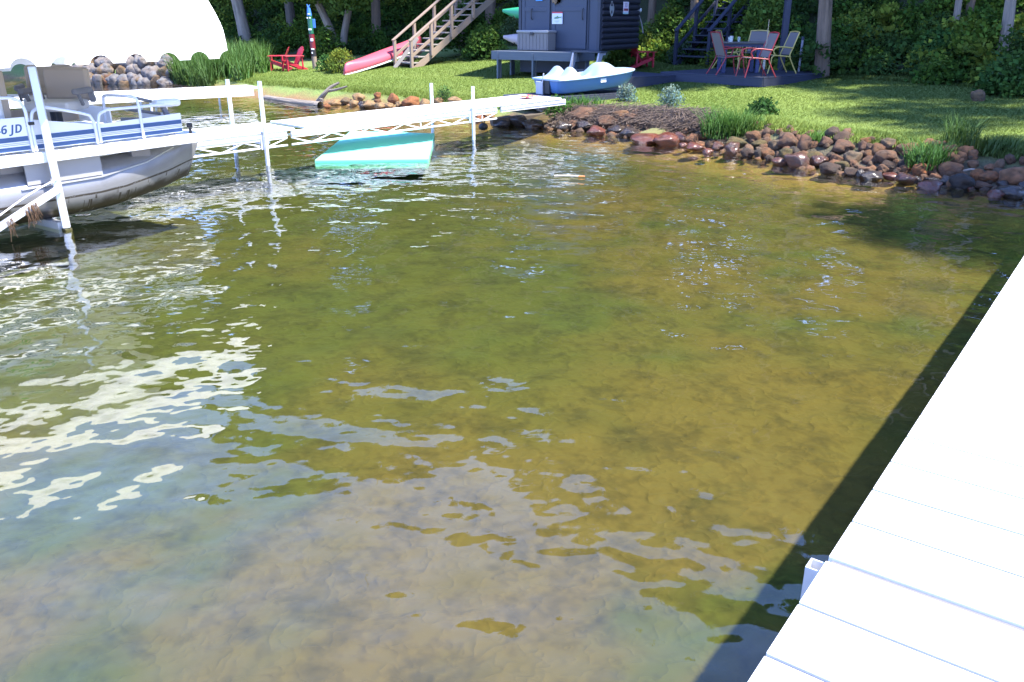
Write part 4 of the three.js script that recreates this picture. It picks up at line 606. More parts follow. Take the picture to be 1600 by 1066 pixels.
{ // totem pole
  const p = onGround(492.5, 108), k = mpp(p), t = thing('totem_pole', 'slim carved pole painted blue, green, red and black with bare wood at its foot', 'pole', p), h = y => (108 - y) * k, lx = y => -(108 - y) * k * 0.03;
  const seg = (y0, y1, r0, r1, m, name) => part(name, [rod(V(lx(y0), h(y0), 0), V(lx(y1), h(y1), 0), r0 * k, r1 * k, 14)], m, t);
  seg(110, 89, 3.8, 4, M.wood, 'post'); const blk = mat(0.02, 0.018, 0.02, 0.5), rd = mat(0.16, 0.012, 0.02, 0.5), gr = mat(0.015, 0.12, 0.06, 0.5), bl = mat(0.04, 0.16, 0.5, 0.5), wh = mat(0.7, 0.72, 0.75, 0.5);
  const b = seg(89, 78, 4.2, 4.2, blk, 'black_block'), rr = seg(78, 57, 4.3, 4.1, rd, 'red_block'), g = seg(56, 30, 3.8, 3.7, gr, 'green_block'), u = seg(30, 19, 3.8, 2.4, bl, 'blue_block');
  seg(57, 56, 3.4, 3.4, blk, 'groove'); part('crest', [rod(V(lx(20), h(20), 0), V(lx(14) - 2 * k, h(14), 0.01), 1.4 * k, 0.5 * k), rod(V(lx(18), h(18), 0), V(lx(14) + 2.4 * k, h(14.5), 0), 1.2 * k, 0.4 * k)], bl, t);
  part('wing', rbox(lx(41) + 3.6 * k, lx(41) + 8 * k, h(48), h(35), -0.02, 0.02, 0.015, 2), bl, t);
  const mark = (y, dx, w, hh, par) => part('marking', rbox(lx(y) + (dx - w / 2) * k, lx(y) + (dx + w / 2) * k, h(y) - hh / 2 * k, h(y) + hh / 2 * k, 3.1 * k, 4.6 * k, 0.008), wh, par);
  mark(65, 0.5, 4, 4, rr); mark(78.5, 0.4, 4.5, 2.2, b); mark(84, -1, 2, 2.6, b); mark(50, -0.6, 4.6, 2.4, g); mark(33.5, 1.2, 2, 2, g); mark(33.5, -2.6, 2, 2, g); mark(28, 0.3, 4, 1.2, u);
}
function adirondack(name, label, cat, p, az, s, group) {
  const t = thing(name, label, cat, p, az, group), m = M.red; // faces +x
  for (const z of [-0.27, 0.27]) { part('front_leg', rbox(0.28, 0.33, 0, 0.56, z - 0.05, z + 0.05, 0.008), m, t); part('side_rail', bar(V(0.34, 0.36, z * 0.86), V(-0.52, 0.03, z * 0.86), 0.11, 0.03, 0.006), m, t); part('armrest', rbox(-0.36, 0.4, 0.56, 0.585, z * 1.12 - 0.075, z * 1.12 + 0.075, 0.01), m, t); part('back_leg', bar(V(-0.3, 0.56, z * 0.95), V(-0.33, 0.13, z * 0.95), 0.06, 0.03), m, t); }
  for (let q = 0; q < 5; q++) part('seat_slat', bar(V(0.3 - q * 0.1, 0.395 - q * 0.036, -0.24), V(0.3 - q * 0.1, 0.395 - q * 0.036, 0.24), 0.022, 0.088, 0.006), m, t);
  for (let q = 0; q < 5; q++) { const z = (q - 2) * 0.105, l = 0.92 - 0.028 * (q - 2) ** 2; part('back_slat', bar(V(-0.13, 0.2, z * 0.9), V(-0.13 - 0.36 * l, 0.2 + 0.78 * l, z * 1.1), 0.022, 0.098, 0.006), m, t); }
  part('back_brace', rbox(-0.38, -0.35, 0.52, 0.58, -0.27, 0.27, 0.006), m, t);
  t.scale.setScalar(s); return t;
}
const ad = adirondack('adirondack_chair', 'red Adirondack chair on the lawn, left one of the pair by the reeds', 'chair', onGround(437, 110), 262, 0.84);
{ const c = dup(ad, onGround(458, 111), 235, 'red Adirondack chair on the lawn, right one of the pair by the reeds'); c.scale.setScalar(0.86); const k = dup(ad, onGround(1003, 107), 75, 'small red Adirondack chair beside the hosta near the shed'); k.scale.setScalar(0.84); }
{ // canoe lying keel up
  const o = onGround(538, 118), az = 30, Lc = 4.2, t = thing('canoe', 'pink-red canoe lying upside down with its end on the sunny lawn', 'canoe', o, az), rings = [], trim = [];
  const far = groundH(o.x + dirAz(az).x * Lc, o.z + dirAz(az).z * Lc) - o.y + 0.42, base = x => lerp(0.02, far, x / Lc);
  for (let i = 0; i <= 26; i++) { const u = i / 26, x = u * Lc, e = Math.sin(Math.PI * clamp(u * 0.98 + 0.01)), hw = 0.38 * Math.pow(e, 0.66), hh = 0.29 + 0.1 * Math.pow(Math.abs(2 * u - 1), 4) - 0.06 * Math.pow(Math.abs(2 * u - 1), 12), rg = []; for (let q = 0; q < 19; q++) { const a = q / 18 * Math.PI, c = Math.cos(a), s = Math.sin(a); rg.push(V(x + (u < 0.5 ? 1 : -1) * 0.1 * s * Math.pow(Math.abs(2 * u - 1), 10), base(x) + hh * Math.pow(s, 0.6), hw * Math.sign(c) * Math.pow(Math.abs(c), 0.75))); } rings.push(rg); }
  part('hull', loft(rings), M.canoe, t); for (const q of [0, 18]) part('gunwale', tube(rings.map(r => r[q].clone().add(V(0, -0.005, 0))), 0.022, 40, 6), M.canoeTrim, t);
  const p = atD(640, 62, 26.6), q = onGround(617, 106); const bt = thing('leaning_board', 'pale board leaning between the canoe and the stair posts', 'board', q); part('plank', bar(V(0, 0, 0.1), p.sub(q).setZ(-0.2), 0.12, 0.025, 0.006), M.woodGrey, bt);
}
// stairs: treads between two stringers with posts, handrails and mid rails; they climb along +x
function stairs(name, label, foot, az, n, rise, run, width, m, opt) {
  const t = thing(name, label, 'staircase', foot, az), tread = rbox(0, run + 0.03, -0.04, 0, -width - 0.0, 0.0, 0.006), P = (i, dy, z) => V(i * run, i * rise + dy, z);
  for (let i = 0; i < n; i++) { part('tread', tread, opt.tread || m, t).position.set(i * run, (i + 1) * rise, 0); if (opt.riser) part('riser', box(i * run + 0.03, i * run + 0.05, i * rise + 0.04, (i + 1) * rise - 0.045, -width + 0.05, -0.05), opt.riser, t); }
  for (const z of [-0.02, -width + 0.02]) { part('stringer', bar(P(0.1, -0.14, z), P(n, -0.1, z), 0.2, 0.04), m, t); }
  for (const z of [0.03, -width - 0.03]) {
    for (const i of opt.posts) part('post', rbox(i * run - 0.045, i * run + 0.045, i * rise - 0.15, i * rise + opt.rail, z - 0.045, z + 0.045, 0.006), m, t);
    part('handrail', bar(P(opt.posts[0] - 0.25, opt.rail + 0.02, z), P(n, opt.rail + 0.02, z), 0.04, 0.13, 0.006), m, t);
    part('lower_rail', bar(P(opt.posts[0], opt.rail * 0.42, z), P(n, opt.rail * 0.42, z), 0.09, 0.035, 0.004), m, t);
  }
  return t;
}
{
  const f = onGround(643, 107); stairs('wooden_stairs', 'weathered wooden stairs with handrails climbing the hill from the sunny lawn', f, 50, 15, 0.182, 0.275, 0.92, M.wood, { posts: [0, 2.9, 5.9, 9.2, 12.4], rail: 0.86, tread: M.woodGrey });
  const g = onGround(1104, 104); stairs('navy_stairs', 'navy blue stairs with handrails climbing the hill behind the patio', g.setY(0.9), 48, 15, 0.195, 0.27, 1.15, M.navy, { posts: [0, 3.4, 7.0, 10.5], rail: 0.92, tread: M.slateDark });
  const p = onGround(1219, 116), t = thing('deck_post', 'tall navy post rising behind the yellow patio chairs', 'post', p); part('post', rbox(-0.075, 0.075, -0.3, 5.2, -0.075, 0.075, 0.008), M.navy, t); part('beam', rbox(-1.6, 2.4, 5.2, 5.42, -0.08, 0.08, 0.01), M.navy, t); part('knee_brace', bar(V(0, 4.5, 0), V(0.7, 5.2, 0), 0.1, 0.06), M.navy, t);
}
// ------------------------------------------------------------------ shed and what hangs on it
const SH = {}; 
{
  const az = 32, zz = 24 / 1.058, c = atD(935, 82, 24); c.y = 0; const fl = atD(935, 80, 24).y, LF = 2.52, LS = 2.4, top = fl + 2.25; SH.c = c; SH.fl = fl; SH.az = az;
  // local: x along the log side (away), z towards the right; the front wall runs along -z
  const t = thing('shed', 'slate blue shed with double doors and dark log side wall', 'shed', c, az); SH.t = t;
  const fz = px => onPlane(px, 50, c, az - 90)[0], fy = (px, py) => onPlane(px, py, c, az - 90)[1];
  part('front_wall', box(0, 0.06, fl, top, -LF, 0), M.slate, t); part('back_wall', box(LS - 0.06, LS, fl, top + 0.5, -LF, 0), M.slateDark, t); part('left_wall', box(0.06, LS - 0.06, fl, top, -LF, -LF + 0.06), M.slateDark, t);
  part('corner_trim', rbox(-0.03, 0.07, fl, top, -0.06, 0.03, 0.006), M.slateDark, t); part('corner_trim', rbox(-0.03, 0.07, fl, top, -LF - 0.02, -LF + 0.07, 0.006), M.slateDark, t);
  const logR = 0.078, logG = new THREE.CylinderGeometry(logR, logR, LS - 0.1, 12).rotateZ(Math.PI / 2); let k = 0; part('right_wall', box(0.07, LS - 0.06, fl, top, -0.08, -0.02), M.navyLog, t);
  for (let y = fl + logR; y < top; y += logR * 1.93, k++) { const m = part('log', logG, M.navyLog, t); m.position.set(LS / 2 + 0.02, y, 0); m.rotation.x = k * 1.3; }
  for (let q = 0; q < 14; q++) part('log_end', new THREE.CylinderGeometry(logR * 0.95, logR * 0.95, 0.14, 12).rotateZ(Math.PI / 2).translate(LS + 0.03, fl + logR + q * logR * 1.93, 0), M.navyLog, t);
  const roof = (z0, z1, y0, y1) => bar(V(LS / 2, y0, z0), V(LS / 2, y1, z1), 0.06, LS + 0.7); part('roof', [roof(0.35, -LF / 2, top - 0.05, top + 0.75), roof(-LF - 0.35, -LF / 2, top - 0.05, top + 0.75)], M.navy, t);
  const gab = new THREE.Shape(); gab.moveTo(0, 0); gab.lineTo(LF, 0); gab.lineTo(LF / 2, 0.72); part('gable', new THREE.ExtrudeGeometry(gab, { depth: 0.05, bevelEnabled: false }).rotateY(Math.PI / 2).translate(0.005, top, 0), M.slate, t);
  // doors: leaf with frame boards and battens
  const door = (pa, pb, hingeLeft, hpx) => { const a = -fz(pa), b = -fz(pb), d = part('door', rbox(-0.045, -0.005, fl + 0.04, fl + 2.0, a, b, 0.006), M.slate, t), w = Math.abs(b - a);
    const lo = Math.min(a, b), hi = Math.max(a, b); for (const z of [lo + 0.05, hi - 0.05]) part('stile', rbox(-0.062, -0.04, fl + 0.05, fl + 1.99, z - 0.05, z + 0.05, 0.005), M.slate, d);
    for (const y of [fl + 0.12, fl + 1.08, fl + 1.9]) part('door_rail', rbox(-0.06, -0.04, y - 0.06, y + 0.06, lo + 0.1, hi - 0.1, 0.005), M.slate, d);
    const z = -fz(hpx), y = fy(hpx, 22); part('handle', [tube([V(-0.05, y + 0.14, z), V(-0.11, y + 0.1, z), V(-0.11, y - 0.1, z), V(-0.05, y - 0.14, z)], 0.014, 14, 6)], M.black, d); return d; };
  door(817, 860, true, 833); door(864, 917, false, 912);
  part('door_post', rbox(-0.03, -0.002, fl, top, -fz(862) - 0.03, -fz(862) + 0.03, 0.004), M.slateDark, t); part('trim_board', rbox(-0.03, -0.002, fl, top, -fz(919) - 0.02, -fz(919) + 0.02, 0.004), M.slateDark, t); part('sill_board', rbox(-0.05, 0, fl - 0.01, fl + 0.035, -LF, 0, 0.005), M.slateDark, t);
  // printed things on the doors and the logs
  const sign = (name, label, cat, pts, draw, depth = 0.012, side = false) => { const cv = document.createElement('canvas'); cv.width = 128; cv.height = 160; draw(cv.getContext('2d')); const tx = new THREE.CanvasTexture(cv); tx.colorSpace = THREE.SRGBColorSpace;
    const s = thing(name, label, cat, c, az), [x0, y0, x1, y1] = pts; let g; if (!side) { const a = -fz(x0), b = -fz(x1), ya = fy(x0, y0), yb = fy(x1, y1); g = box(-0.07 - depth, -0.066, yb, ya, a, b); } else { const a = onPlane(x0, 20, c.clone().addScaledVector(dirAz(az + 90), 0.085), az)[0], b = onPlane(x1, 20, c.clone().addScaledVector(dirAz(az + 90), 0.085), az)[0], ya = onPlane(x0, y0, c.clone().addScaledVector(dirAz(az + 90), 0.085), az)[1], yb = onPlane(x1, y1, c.clone().addScaledVector(dirAz(az + 90), 0.085), az)[1]; g = box(a, b, yb, ya, 0.082, 0.082 + depth); }
    part('board', g, new THREE.MeshStandardMaterial({ map: tx, roughness: 0.5 }), s); return s; };
  sign('door_sign', 'white sign with a red top band and a fish on the shed door', 'sign', [864.5, 18.5, 880.5, 37.5], x => { x.fillStyle = '#c9ccd6'; x.fillRect(0, 0, 128, 160); x.fillStyle = '#b23a44'; x.fillRect(0, 0, 128, 20); x.fillStyle = '#5d7a58'; x.beginPath(); x.ellipse(62, 78, 40, 14, -0.15, 0, 7); x.fill(); x.beginPath(); x.moveTo(96, 72); x.lineTo(120, 56); x.lineTo(116, 90); x.fill(); x.beginPath(); x.moveTo(50, 66); x.lineTo(70, 50); x.lineTo(78, 68); x.fill(); x.fillStyle = '#2d3b30'; x.beginPath(); x.arc(34, 78, 3, 0, 7); x.fill(); x.fillStyle = '#7a8288'; x.fillRect(30, 118, 62, 5); x.fillRect(44, 132, 36, 4); });
  sign('door_plaque', 'bright blue plaque at the top edge on the left shed door', 'sign', [839, -8, 849, 1.5], x => { x.fillStyle = '#3f86d6'; x.fillRect(0, 0, 128, 160); });
  sign('wall_sign', 'narrow white sign with a red band on the log wall', 'sign', [973.5, 2.5, 981.5, 22], x => { x.fillStyle = '#cfc8d4'; x.fillRect(0, 0, 128, 160); x.fillStyle = '#8c3b4a'; x.fillRect(12, 88, 104, 30); x.fillStyle = '#a98fa8'; x.fillRect(40, 18, 48, 50); x.fillStyle = '#cfc8d4'; x.fillRect(54, 26, 20, 34); x.fillStyle = '#9fc6cc'; x.fillRect(0, 138, 128, 22); }, 0.015, true);
  const o2 = c.clone().addScaledVector(dirAz(az + 90), 0.085), [pa] = onPlane(956, 15, o2, az), py = onPlane(956, 14, o2, az)[1], pl = thing('wall_shield', 'small silver shield-shaped plate hanging on the log wall', 'plate', c, az), ps = new THREE.Shape(); ps.moveTo(-0.13, 0.07); ps.lineTo(0.13, 0.07); ps.quadraticCurveTo(0.14, -0.12, 0, -0.2); ps.quadraticCurveTo(-0.14, -0.12, -0.13, 0.07); const hole = new THREE.Path(); hole.absarc(0, -0.08, 0.05, 0, 6.283); ps.holes.push(hole);
  part('plate', new THREE.ExtrudeGeometry(ps, { depth: 0.012, bevelEnabled: false }).translate(pa, py, 0.082), mat(0.4, 0.43, 0.46, 0.45, { metalness: 0.4 }), pl); part('hanger', tube([V(pa - 0.1, py + 0.06, 0.086), V(pa, py + 0.2, 0.083), V(pa + 0.1, py + 0.06, 0.086)], 0.006, 10, 5), M.alu, pl);
  // carved wings over the door
  const wz = -fz(870.5), wy = fy(870.5, 1), wt = thing('carved_bird', 'brown carved bird with spread wings at the top of the shed door', 'carving', c, az); for (const s of [-1, 1]) { const w = new THREE.Shape(); w.moveTo(0, 0.02); w.quadraticCurveTo(0.1, 0.14, 0.2, 0.1); w.lineTo(0.17, 0.02); w.lineTo(0.13, 0.02); w.lineTo(0.12, -0.06); w.lineTo(0.07, -0.04); w.lineTo(0.03, -0.1); part('wing', new THREE.ExtrudeGeometry(w, { depth: 0.02, bevelEnabled: false }).scale(s, 1, 1).rotateY(Math.PI / 2).translate(-0.09, wy, wz), mat(0.2, 0.13, 0.07, 0.7, { side: THREE.DoubleSide }), wt); } part('body', new THREE.SphereGeometry(0.05, 12, 8).scale(0.5, 1.6, 0.8).translate(-0.09, wy, wz), mat(0.14, 0.09, 0.05, 0.7), wt);
  // kayaks hung across the back wall, noses out to both sides
  const kayak = (label, z0, z1, y, m, m2, mNose) => { const kt = thing('kayak', label, 'kayak', c, az), rings = [], len = z1 - z0, X = LS + 0.32; for (let i = 0; i <= 24; i++) { const u = i / 24, e = Math.sin(Math.PI * clamp(u, 0.012, 0.988)), hw = 0.3 * Math.pow(e, 0.55), hh = 0.17 * Math.pow(e, 0.45), rg = []; for (let q = 0; q < 18; q++) { const a = q / 18 * 6.2832; rg.push(V(X + hh * Math.cos(a), y + hw * Math.sin(a) + 0.1 * Math.pow(Math.abs(2 * u - 1), 4), z0 + u * len)); } rings.push(rg); }
    part('hull', loft(rings.slice(4, 21)), m, kt); part('bow', loft(rings.slice(0, 5)), m2, kt); part('stern', loft(rings.slice(20)), mNose, kt); const cp = rings[5]; part('cockpit_rim', new THREE.TorusGeometry(0.24, 0.02, 6, 20).scale(0.8, 1, 1).rotateY(Math.PI / 2).rotateX(0).translate(X - 0.17, y, z0 + len * 0.45), M.black, kt); part('strap', [bar(V(X - 0.02, y - 0.28, z0 + 0.62), V(X - 0.19, y - 0.05, z0 + 0.5), 0.02, 0.03)], M.black, kt); return kt; };
  const pz = (px, D) => { const o3 = c.clone().addScaledVector(dirAz(az), LS + 0.32); return [-onPlane(px, 40, o3, az - 90)[0], onPlane(px, 40, o3, az - 90)]; };
  const o3 = c.clone().addScaledVector(dirAz(az), LS + 0.32), yy = (px, py) => onPlane(px, py, o3, az - 90)[1];
  kayak('teal and green kayak hung high behind the shed with a white end', pz(786)[0], pz(1001)[0], yy(800, 22), M.teal, M.kayakGreen, mat(0.6, 0.66, 0.7, 0.4)); kayak('grey and maroon kayak hung low behind the shed', pz(787)[0], pz(985)[0], yy(800, 63), M.maroon, mat(0.4, 0.33, 0.36, 0.4), M.maroon);
  const st = thing('strap', 'dark strap hanging from the white kayak end right of the shed', 'strap', c, az); part('webbing', tube([V(LS + 0.3, yy(998, 24), pz(998)[0]), V(LS + 0.3, yy(1003, 38), pz(1003)[0]), V(LS + 0.3, yy(1006, 52), pz(1006)[0])], 0.02, 12, 5), M.greyPad, st);
}
{ // platform before the shed, box, steps, bent pipe
  const c = SH.c, az = SH.az, fl = SH.fl, t = thing('platform', 'slate grey plank platform in front of the shed on splayed legs', 'platform', c, az), x0 = -0.95, oF = c.clone().addScaledVector(dirAz(az), x0), z0 = -onPlane(903, 82, oF, az - 90)[0], z1 = -onPlane(769, 82, oF, az - 90)[0];
  for (let q = 0; q < 7; q++) part('plank', rbox(x0 + q * 0.15, x0 + q * 0.15 + 0.143, fl - 0.05, fl - 0.012, z1, z0, 0.005), M.slateGrey, t);
  part('fascia', rbox(x0 - 0.035, x0 - 0.003, fl - 0.24, fl - 0.012, z1 - 0.01, z0 + 0.01, 0.006), M.slateGrey, t); part('fascia', rbox(x0, 0.0, fl - 0.24, fl - 0.055, z0, z0 + 0.03, 0.006), M.slateGrey, t); part('fascia', rbox(x0, 0.0, fl - 0.24, fl - 0.055, z1 - 0.03, z1, 0.006), M.slateGrey, t); part('joist', box(x0 + 0.2, -0.05, fl - 0.22, fl - 0.06, -1.4, -1.34), M.slateDark, t); part('back_skirt', box(-0.1, -0.06, fl - 0.6, fl - 0.06, z1 + 0.4, z0 - 0.2), M.slateDark, t);
  for (const [x, z] of [[x0 + 0.05, z1 + 0.2], [x0 + 0.05, -1.5], [x0 + 0.05, z0 - 0.1], [-0.2, z1 + 0.2], [-0.2, z0 - 0.1]]) part('leg', bar(V(x, fl - 0.8, z + (z < -3 ? -0.16 : 0)), V(x, fl - 0.06, z + (z < -3 ? 0.04 : 0)), 0.2, 0.05, 0.006), M.slateGrey, t);
  // storage box
  const oP = c.clone().addScaledVector(dirAz(az), -0.45), zb = px => -onPlane(px, 80, oP, az - 90)[0], a = zb(811), b = zb(858.5), bx = thing('storage_box', 'grey ribbed storage box with a lid on the platform by the shed', 'box', c, az);
  part('body', rbox(-0.55, -0.1, fl, fl + 0.46, a, b, 0.02, 2), M.boxGrey, bx); part('lid', rbox(-0.58, -0.08, fl + 0.46, fl + 0.53, a - 0.02, b + 0.02, 0.025, 3), M.boxLid, bx); for (let q = 0; q < 9; q++) { const z = lerp(a + 0.05, b - 0.05, q / 8); part('rib', rbox(-0.566, -0.548, fl + 0.03, fl + 0.44, z - 0.018, z + 0.018, 0.006), M.boxGrey, bx); } part('latch', rbox(-0.6, -0.57, fl + 0.4, fl + 0.48, (a + b) / 2 - 0.05, (a + b) / 2 + 0.05, 0.008), M.black, bx);
  // step unit
  const oS = c.clone().addScaledVector(dirAz(az), x0 - 0.15), spz = onPlane(912, 100, oS, az - 90)[0], sp = oS.clone().addScaledVector(dirAz(az - 90), spz - 0.15); sp.y = groundH(sp.x, sp.z); const sx = thing('step_unit', 'pale grey wooden steps with dark treads at the right end of the platform', 'steps', sp, az), H = fl - sp.y;
  for (const z of [-0.45, 0.3]) { const s = new THREE.Shape(); s.moveTo(-0.42, 0); s.lineTo(-0.24, 0); s.lineTo(0.12, H * 0.92); s.lineTo(0.3, H * 0.92); s.lineTo(0.3, H); s.lineTo(-0.08, H); s.closePath(); part('side_board', new THREE.ExtrudeGeometry(s, { depth: 0.04, bevelEnabled: false }).translate(0, 0, z), mat(0.36, 0.38, 0.44, 0.7, { map: woodTex }), sx); }
  part('tread', rbox(-0.3, 0.06, H * 0.42, H * 0.42 + 0.035, -0.5, 0.38, 0.006), M.slateDark, sx); part('tread', rbox(-0.08, 0.3, H, H + 0.035, -0.5, 0.38, 0.006), M.slateDark, sx); part('ground_board', rbox(-0.5, 0.0, 0, 0.035, -0.5, 0.38, 0.006), mat(0.4, 0.42, 0.47, 0.7), sx);
  const pp = onGround(850, 112), pt = thing('bent_pipe', 'thin dark bent pipe standing in the grass before the platform', 'pipe', pp), k = mpp(pp); part('pipe', tube([V(0.06 * 0, -0.1, 0), V(0.02, 12 * k, 0), V(-0.03, 22 * k, 0), V(0.0, 33 * k, 0)], 0.022, 24, 7), M.black, pt);
}
// ------------------------------------------------------------------ walkway, pedal boat, decks, patio furniture
{
  const a = atD(842, 160, 18.7), b = atD(985, 139, 20.4), az = Math.atan2(b.x - a.x, -(b.z - a.z)) * 180 / Math.PI, len = Math.hypot(b.x - a.x, b.z - a.z), t = thing('walkway', 'dark navy plank walkway under the pedal boat at the shore', 'walkway', V(a.x, 0, a.z), az), y = 0.5;
  for (let s = 0; s < len; s += 0.15) part('plank', rbox(s, s + 0.143, y, y + 0.035, -1.25, 0, 0.004), M.navy, t);
  part('fascia', rbox(0, len, y - 0.2, y - 0.002, -0.035, 0.005, 0.005), M.navy, t); part('fascia', rbox(0, len, y - 0.2, y - 0.002, -1.25, -1.21, 0.005), M.navy, t); part('end_board', rbox(-0.03, 0, y - 0.2, y + 0.03, -1.25, 0, 0.004), M.slateGrey, t);
  for (const x of [0.25, len - 0.4]) for (const z of [-0.15, -1.05]) part('footing', rbox(x - 0.12, x + 0.12, groundH(a.x, a.z) - 0.5, y - 0.2, z - 0.1, z + 0.1, 0.015), M.stone, t);
  // timber lying under the dock end
  const p = onGround(800, 192, 0.05), q = thing('timber', 'dark wet timber lying in the shade under the dock end', 'timber', p, 62); part('beam', bar(V(-0.5, 0.1, 0), V(0.9, 0.16, 0), 0.14, 0.16, 0.02), mat(0.07, 0.055, 0.04, 0.8), q);
  // pedal boat
  const o = a.clone().addScaledVector(dirAz(az), 0.62).addScaledVector(dirAz(az + 90), -0.02), pb = thing('pedal_boat', 'blue pedal boat with pale seat humps resting on the walkway', 'pedal boat', V(o.x, y + 0.06, o.z), az + 6), PL = 2.35, PW = 1.1, NXp = 60, NZp = 30;
  pb.rotation.z = 0.03;
  const plan = (u) => { const e = u < 0.5 ? 1 : Math.pow(1 - Math.pow((u - 0.5) / 0.5, 3.2), 0.5); return PW / 2 * (u < 0.06 ? 0.86 + 0.14 * u / 0.06 : 1) * (0.25 + 0.75 * e); };
  const shellRing = (s, yv, inset) => { const rg = []; for (let i = 0; i <= 40; i++) { const u = i / 40; rg.push([u, 1]); } return rg; };
  const outline = (grow, n = 30) => { const pts = []; for (let i = 0; i <= n; i++) { const u = i / n; pts.push(V(u * PL - (u - 0.5) * 2 * -grow * 0.6, 0, plan(u) + grow)); } for (let i = n; i >= 0; i--) { const u = i / n; pts.push(V(u * PL - (u - 0.5) * 2 * -grow * 0.6, 0, -plan(u) - grow)); } return pts.map(p => p.add(V(0, 0, -PW / 2 - 0.03))); };
  const rings = [[-0.17, 0.0], [-0.11, 0.03], [-0.05, 0.13], [-0.015, 0.23], [0, 0.3]].map(([g, yv]) => outline(g).map(p => V(p.x, yv + 0.1 * Math.pow(clamp(p.x / PL), 2) * (yv > 0.1 ? 1 : 0.9), p.z)));
  part('hull', loft(rings.map(r => r.slice().reverse()), true, false), M.pedalBlue, pb);
  part('rub_rail', loft([[0.0, 0.285], [0.035, 0.29], [0.035, 0.325], [0, 0.332]].map(([g, yv]) => outline(g).map(p => V(p.x, yv + 0.1 * Math.pow(clamp(p.x / PL), 2), p.z)).reverse()), false, false), M.pedalTop, pb);
  const bump = (x, z, cx, cz, sx, sz, h, pw = 2) => h * Math.exp(-Math.pow(Math.abs((x - cx) / sx), pw) - Math.pow(Math.abs((z - cz) / sz), 4));
  const pos = [], uv = [], idx = []; for (let i = 0; i <= NXp; i++) for (let j = 0; j <= NZp; j++) { const u = i / NXp, w = plan(u), x = u * PL, v = j / NZp * 2 - 1, z = v * w; let yv = 0.33 + 0.1 * u * u; const edge = 1 - Math.pow(Math.abs(v), 8);
    yv += edge * (bump(x, z, 0.5, -0.26, 0.17, 0.2, 0.23, 1.7) + bump(x, z, 0.5, 0.26, 0.17, 0.2, 0.23, 1.7) + bump(x, z, 1.55, 0, 0.27, 0.34, 0.22, 2.6) - bump(x, z, 0.98, -0.25, 0.2, 0.2, 0.2) - bump(x, z, 0.98, 0.25, 0.2, 0.2, 0.2)); pos.push(x, yv, z - PW / 2 - 0.03); uv.push(u * 2, v); }
  for (let i = 0; i < NXp; i++) for (let j = 0; j < NZp; j++) { const p0 = i * (NZp + 1) + j, p1 = p0 + 1, p2 = p0 + NZp + 1, p3 = p2 + 1; idx.push(p0, p1, p2, p1, p3, p2); }
  const dg = new THREE.BufferGeometry(); dg.setAttribute('position', new THREE.Float32BufferAttribute(pos, 3)); dg.setAttribute('uv', new THREE.Float32BufferAttribute(uv, 2)); dg.setIndex(idx); dg.computeVertexNormals(); part('deck', dg, mat(0.24, 0.32, 0.42, 0.45, { side: THREE.DoubleSide }), pb);
  part('paddle_well', rbox(-0.012, 0.02, 0.0, 0.3, -PW / 2 - 0.2, -PW / 2 + 0.14, 0.006), M.black, pb); part('rudder', [rbox(-0.06, -0.02, -0.02, 0.26, -PW / 2 - 0.34, -PW / 2 - 0.08, 0.01), rod(V(-0.04, 0.2, -PW / 2 - 0.1), V(-0.03, 0.44, -PW / 2 - 0.05), 0.014)], mat(0.45, 0.45, 0.48, 0.5), pb); part('sticker', box(1.15, 1.3, 0.2, 0.28, 0.012 - 0.03 - 0.03, -0.03), M.white, pb);
  // low deck and patio deck
  const deck = (name, label, pts, top, th) => { const o = pts[0].clone(), azd = Math.atan2(pts[1].x - o.x, -(pts[1].z - o.z)) * 180 / Math.PI, u = dirAz(azd), w = dirAz(azd + 90), lo = pts.map(p => { const d = p.clone().sub(o); return [d.dot(u), d.dot(w)]; }), dt = thing(name, label, 'deck', V(o.x, 0, o.z), azd), sxs = lo.map(p => p[0]), x0 = Math.min(...sxs), x1 = Math.max(...sxs), zs = lo.map(p => p[1]), z0 = Math.min(...zs), z1 = Math.max(...zs); 
    for (let z = z0; z < z1 - 0.05; z += 0.15) part('plank', rbox(x0, x1, top - 0.035, top, z, Math.min(z + 0.144, z1), 0.004), M.navy, dt); part('fascia', rbox(x0, x1, top - th, top - 0.038, z1 - 0.035, z1 - 0.002, 0.004), M.navy, dt); part('fascia', rbox(x0, x1, top - th, top - 0.038, z0 + 0.002, z0 + 0.035, 0.004), M.navy, dt); part('fascia', rbox(x0 + 0.002, x0 + 0.035, top - th, top - 0.038, z0, z1, 0.004), M.navy, dt); part('fascia', rbox(x1 - 0.035, x1 - 0.002, top - th, top - 0.038, z0, z1, 0.004), M.navy, dt); return dt; };
  const rect = (pl, pr, y, depth) => { const A = atY(...pl, y), B = atY(...pr, y), d = B.clone().sub(A).setY(0).normalize(), n = V(d.z, 0, -d.x); return [A, B, B.clone().addScaledVector(n, depth), A.clone().addScaledVector(n, depth)]; };
  deck('patio_deck', 'navy plank patio deck carrying the table and chairs', rect([1032, 112], [1192, 121], 0.86, 3.1), 0.86, 0.22);
  deck('low_deck', 'low navy plank deck between the pedal boat and the patio', rect([968, 121], [1060, 117], 0.8, 1.9), 0.8, 0.42);
}
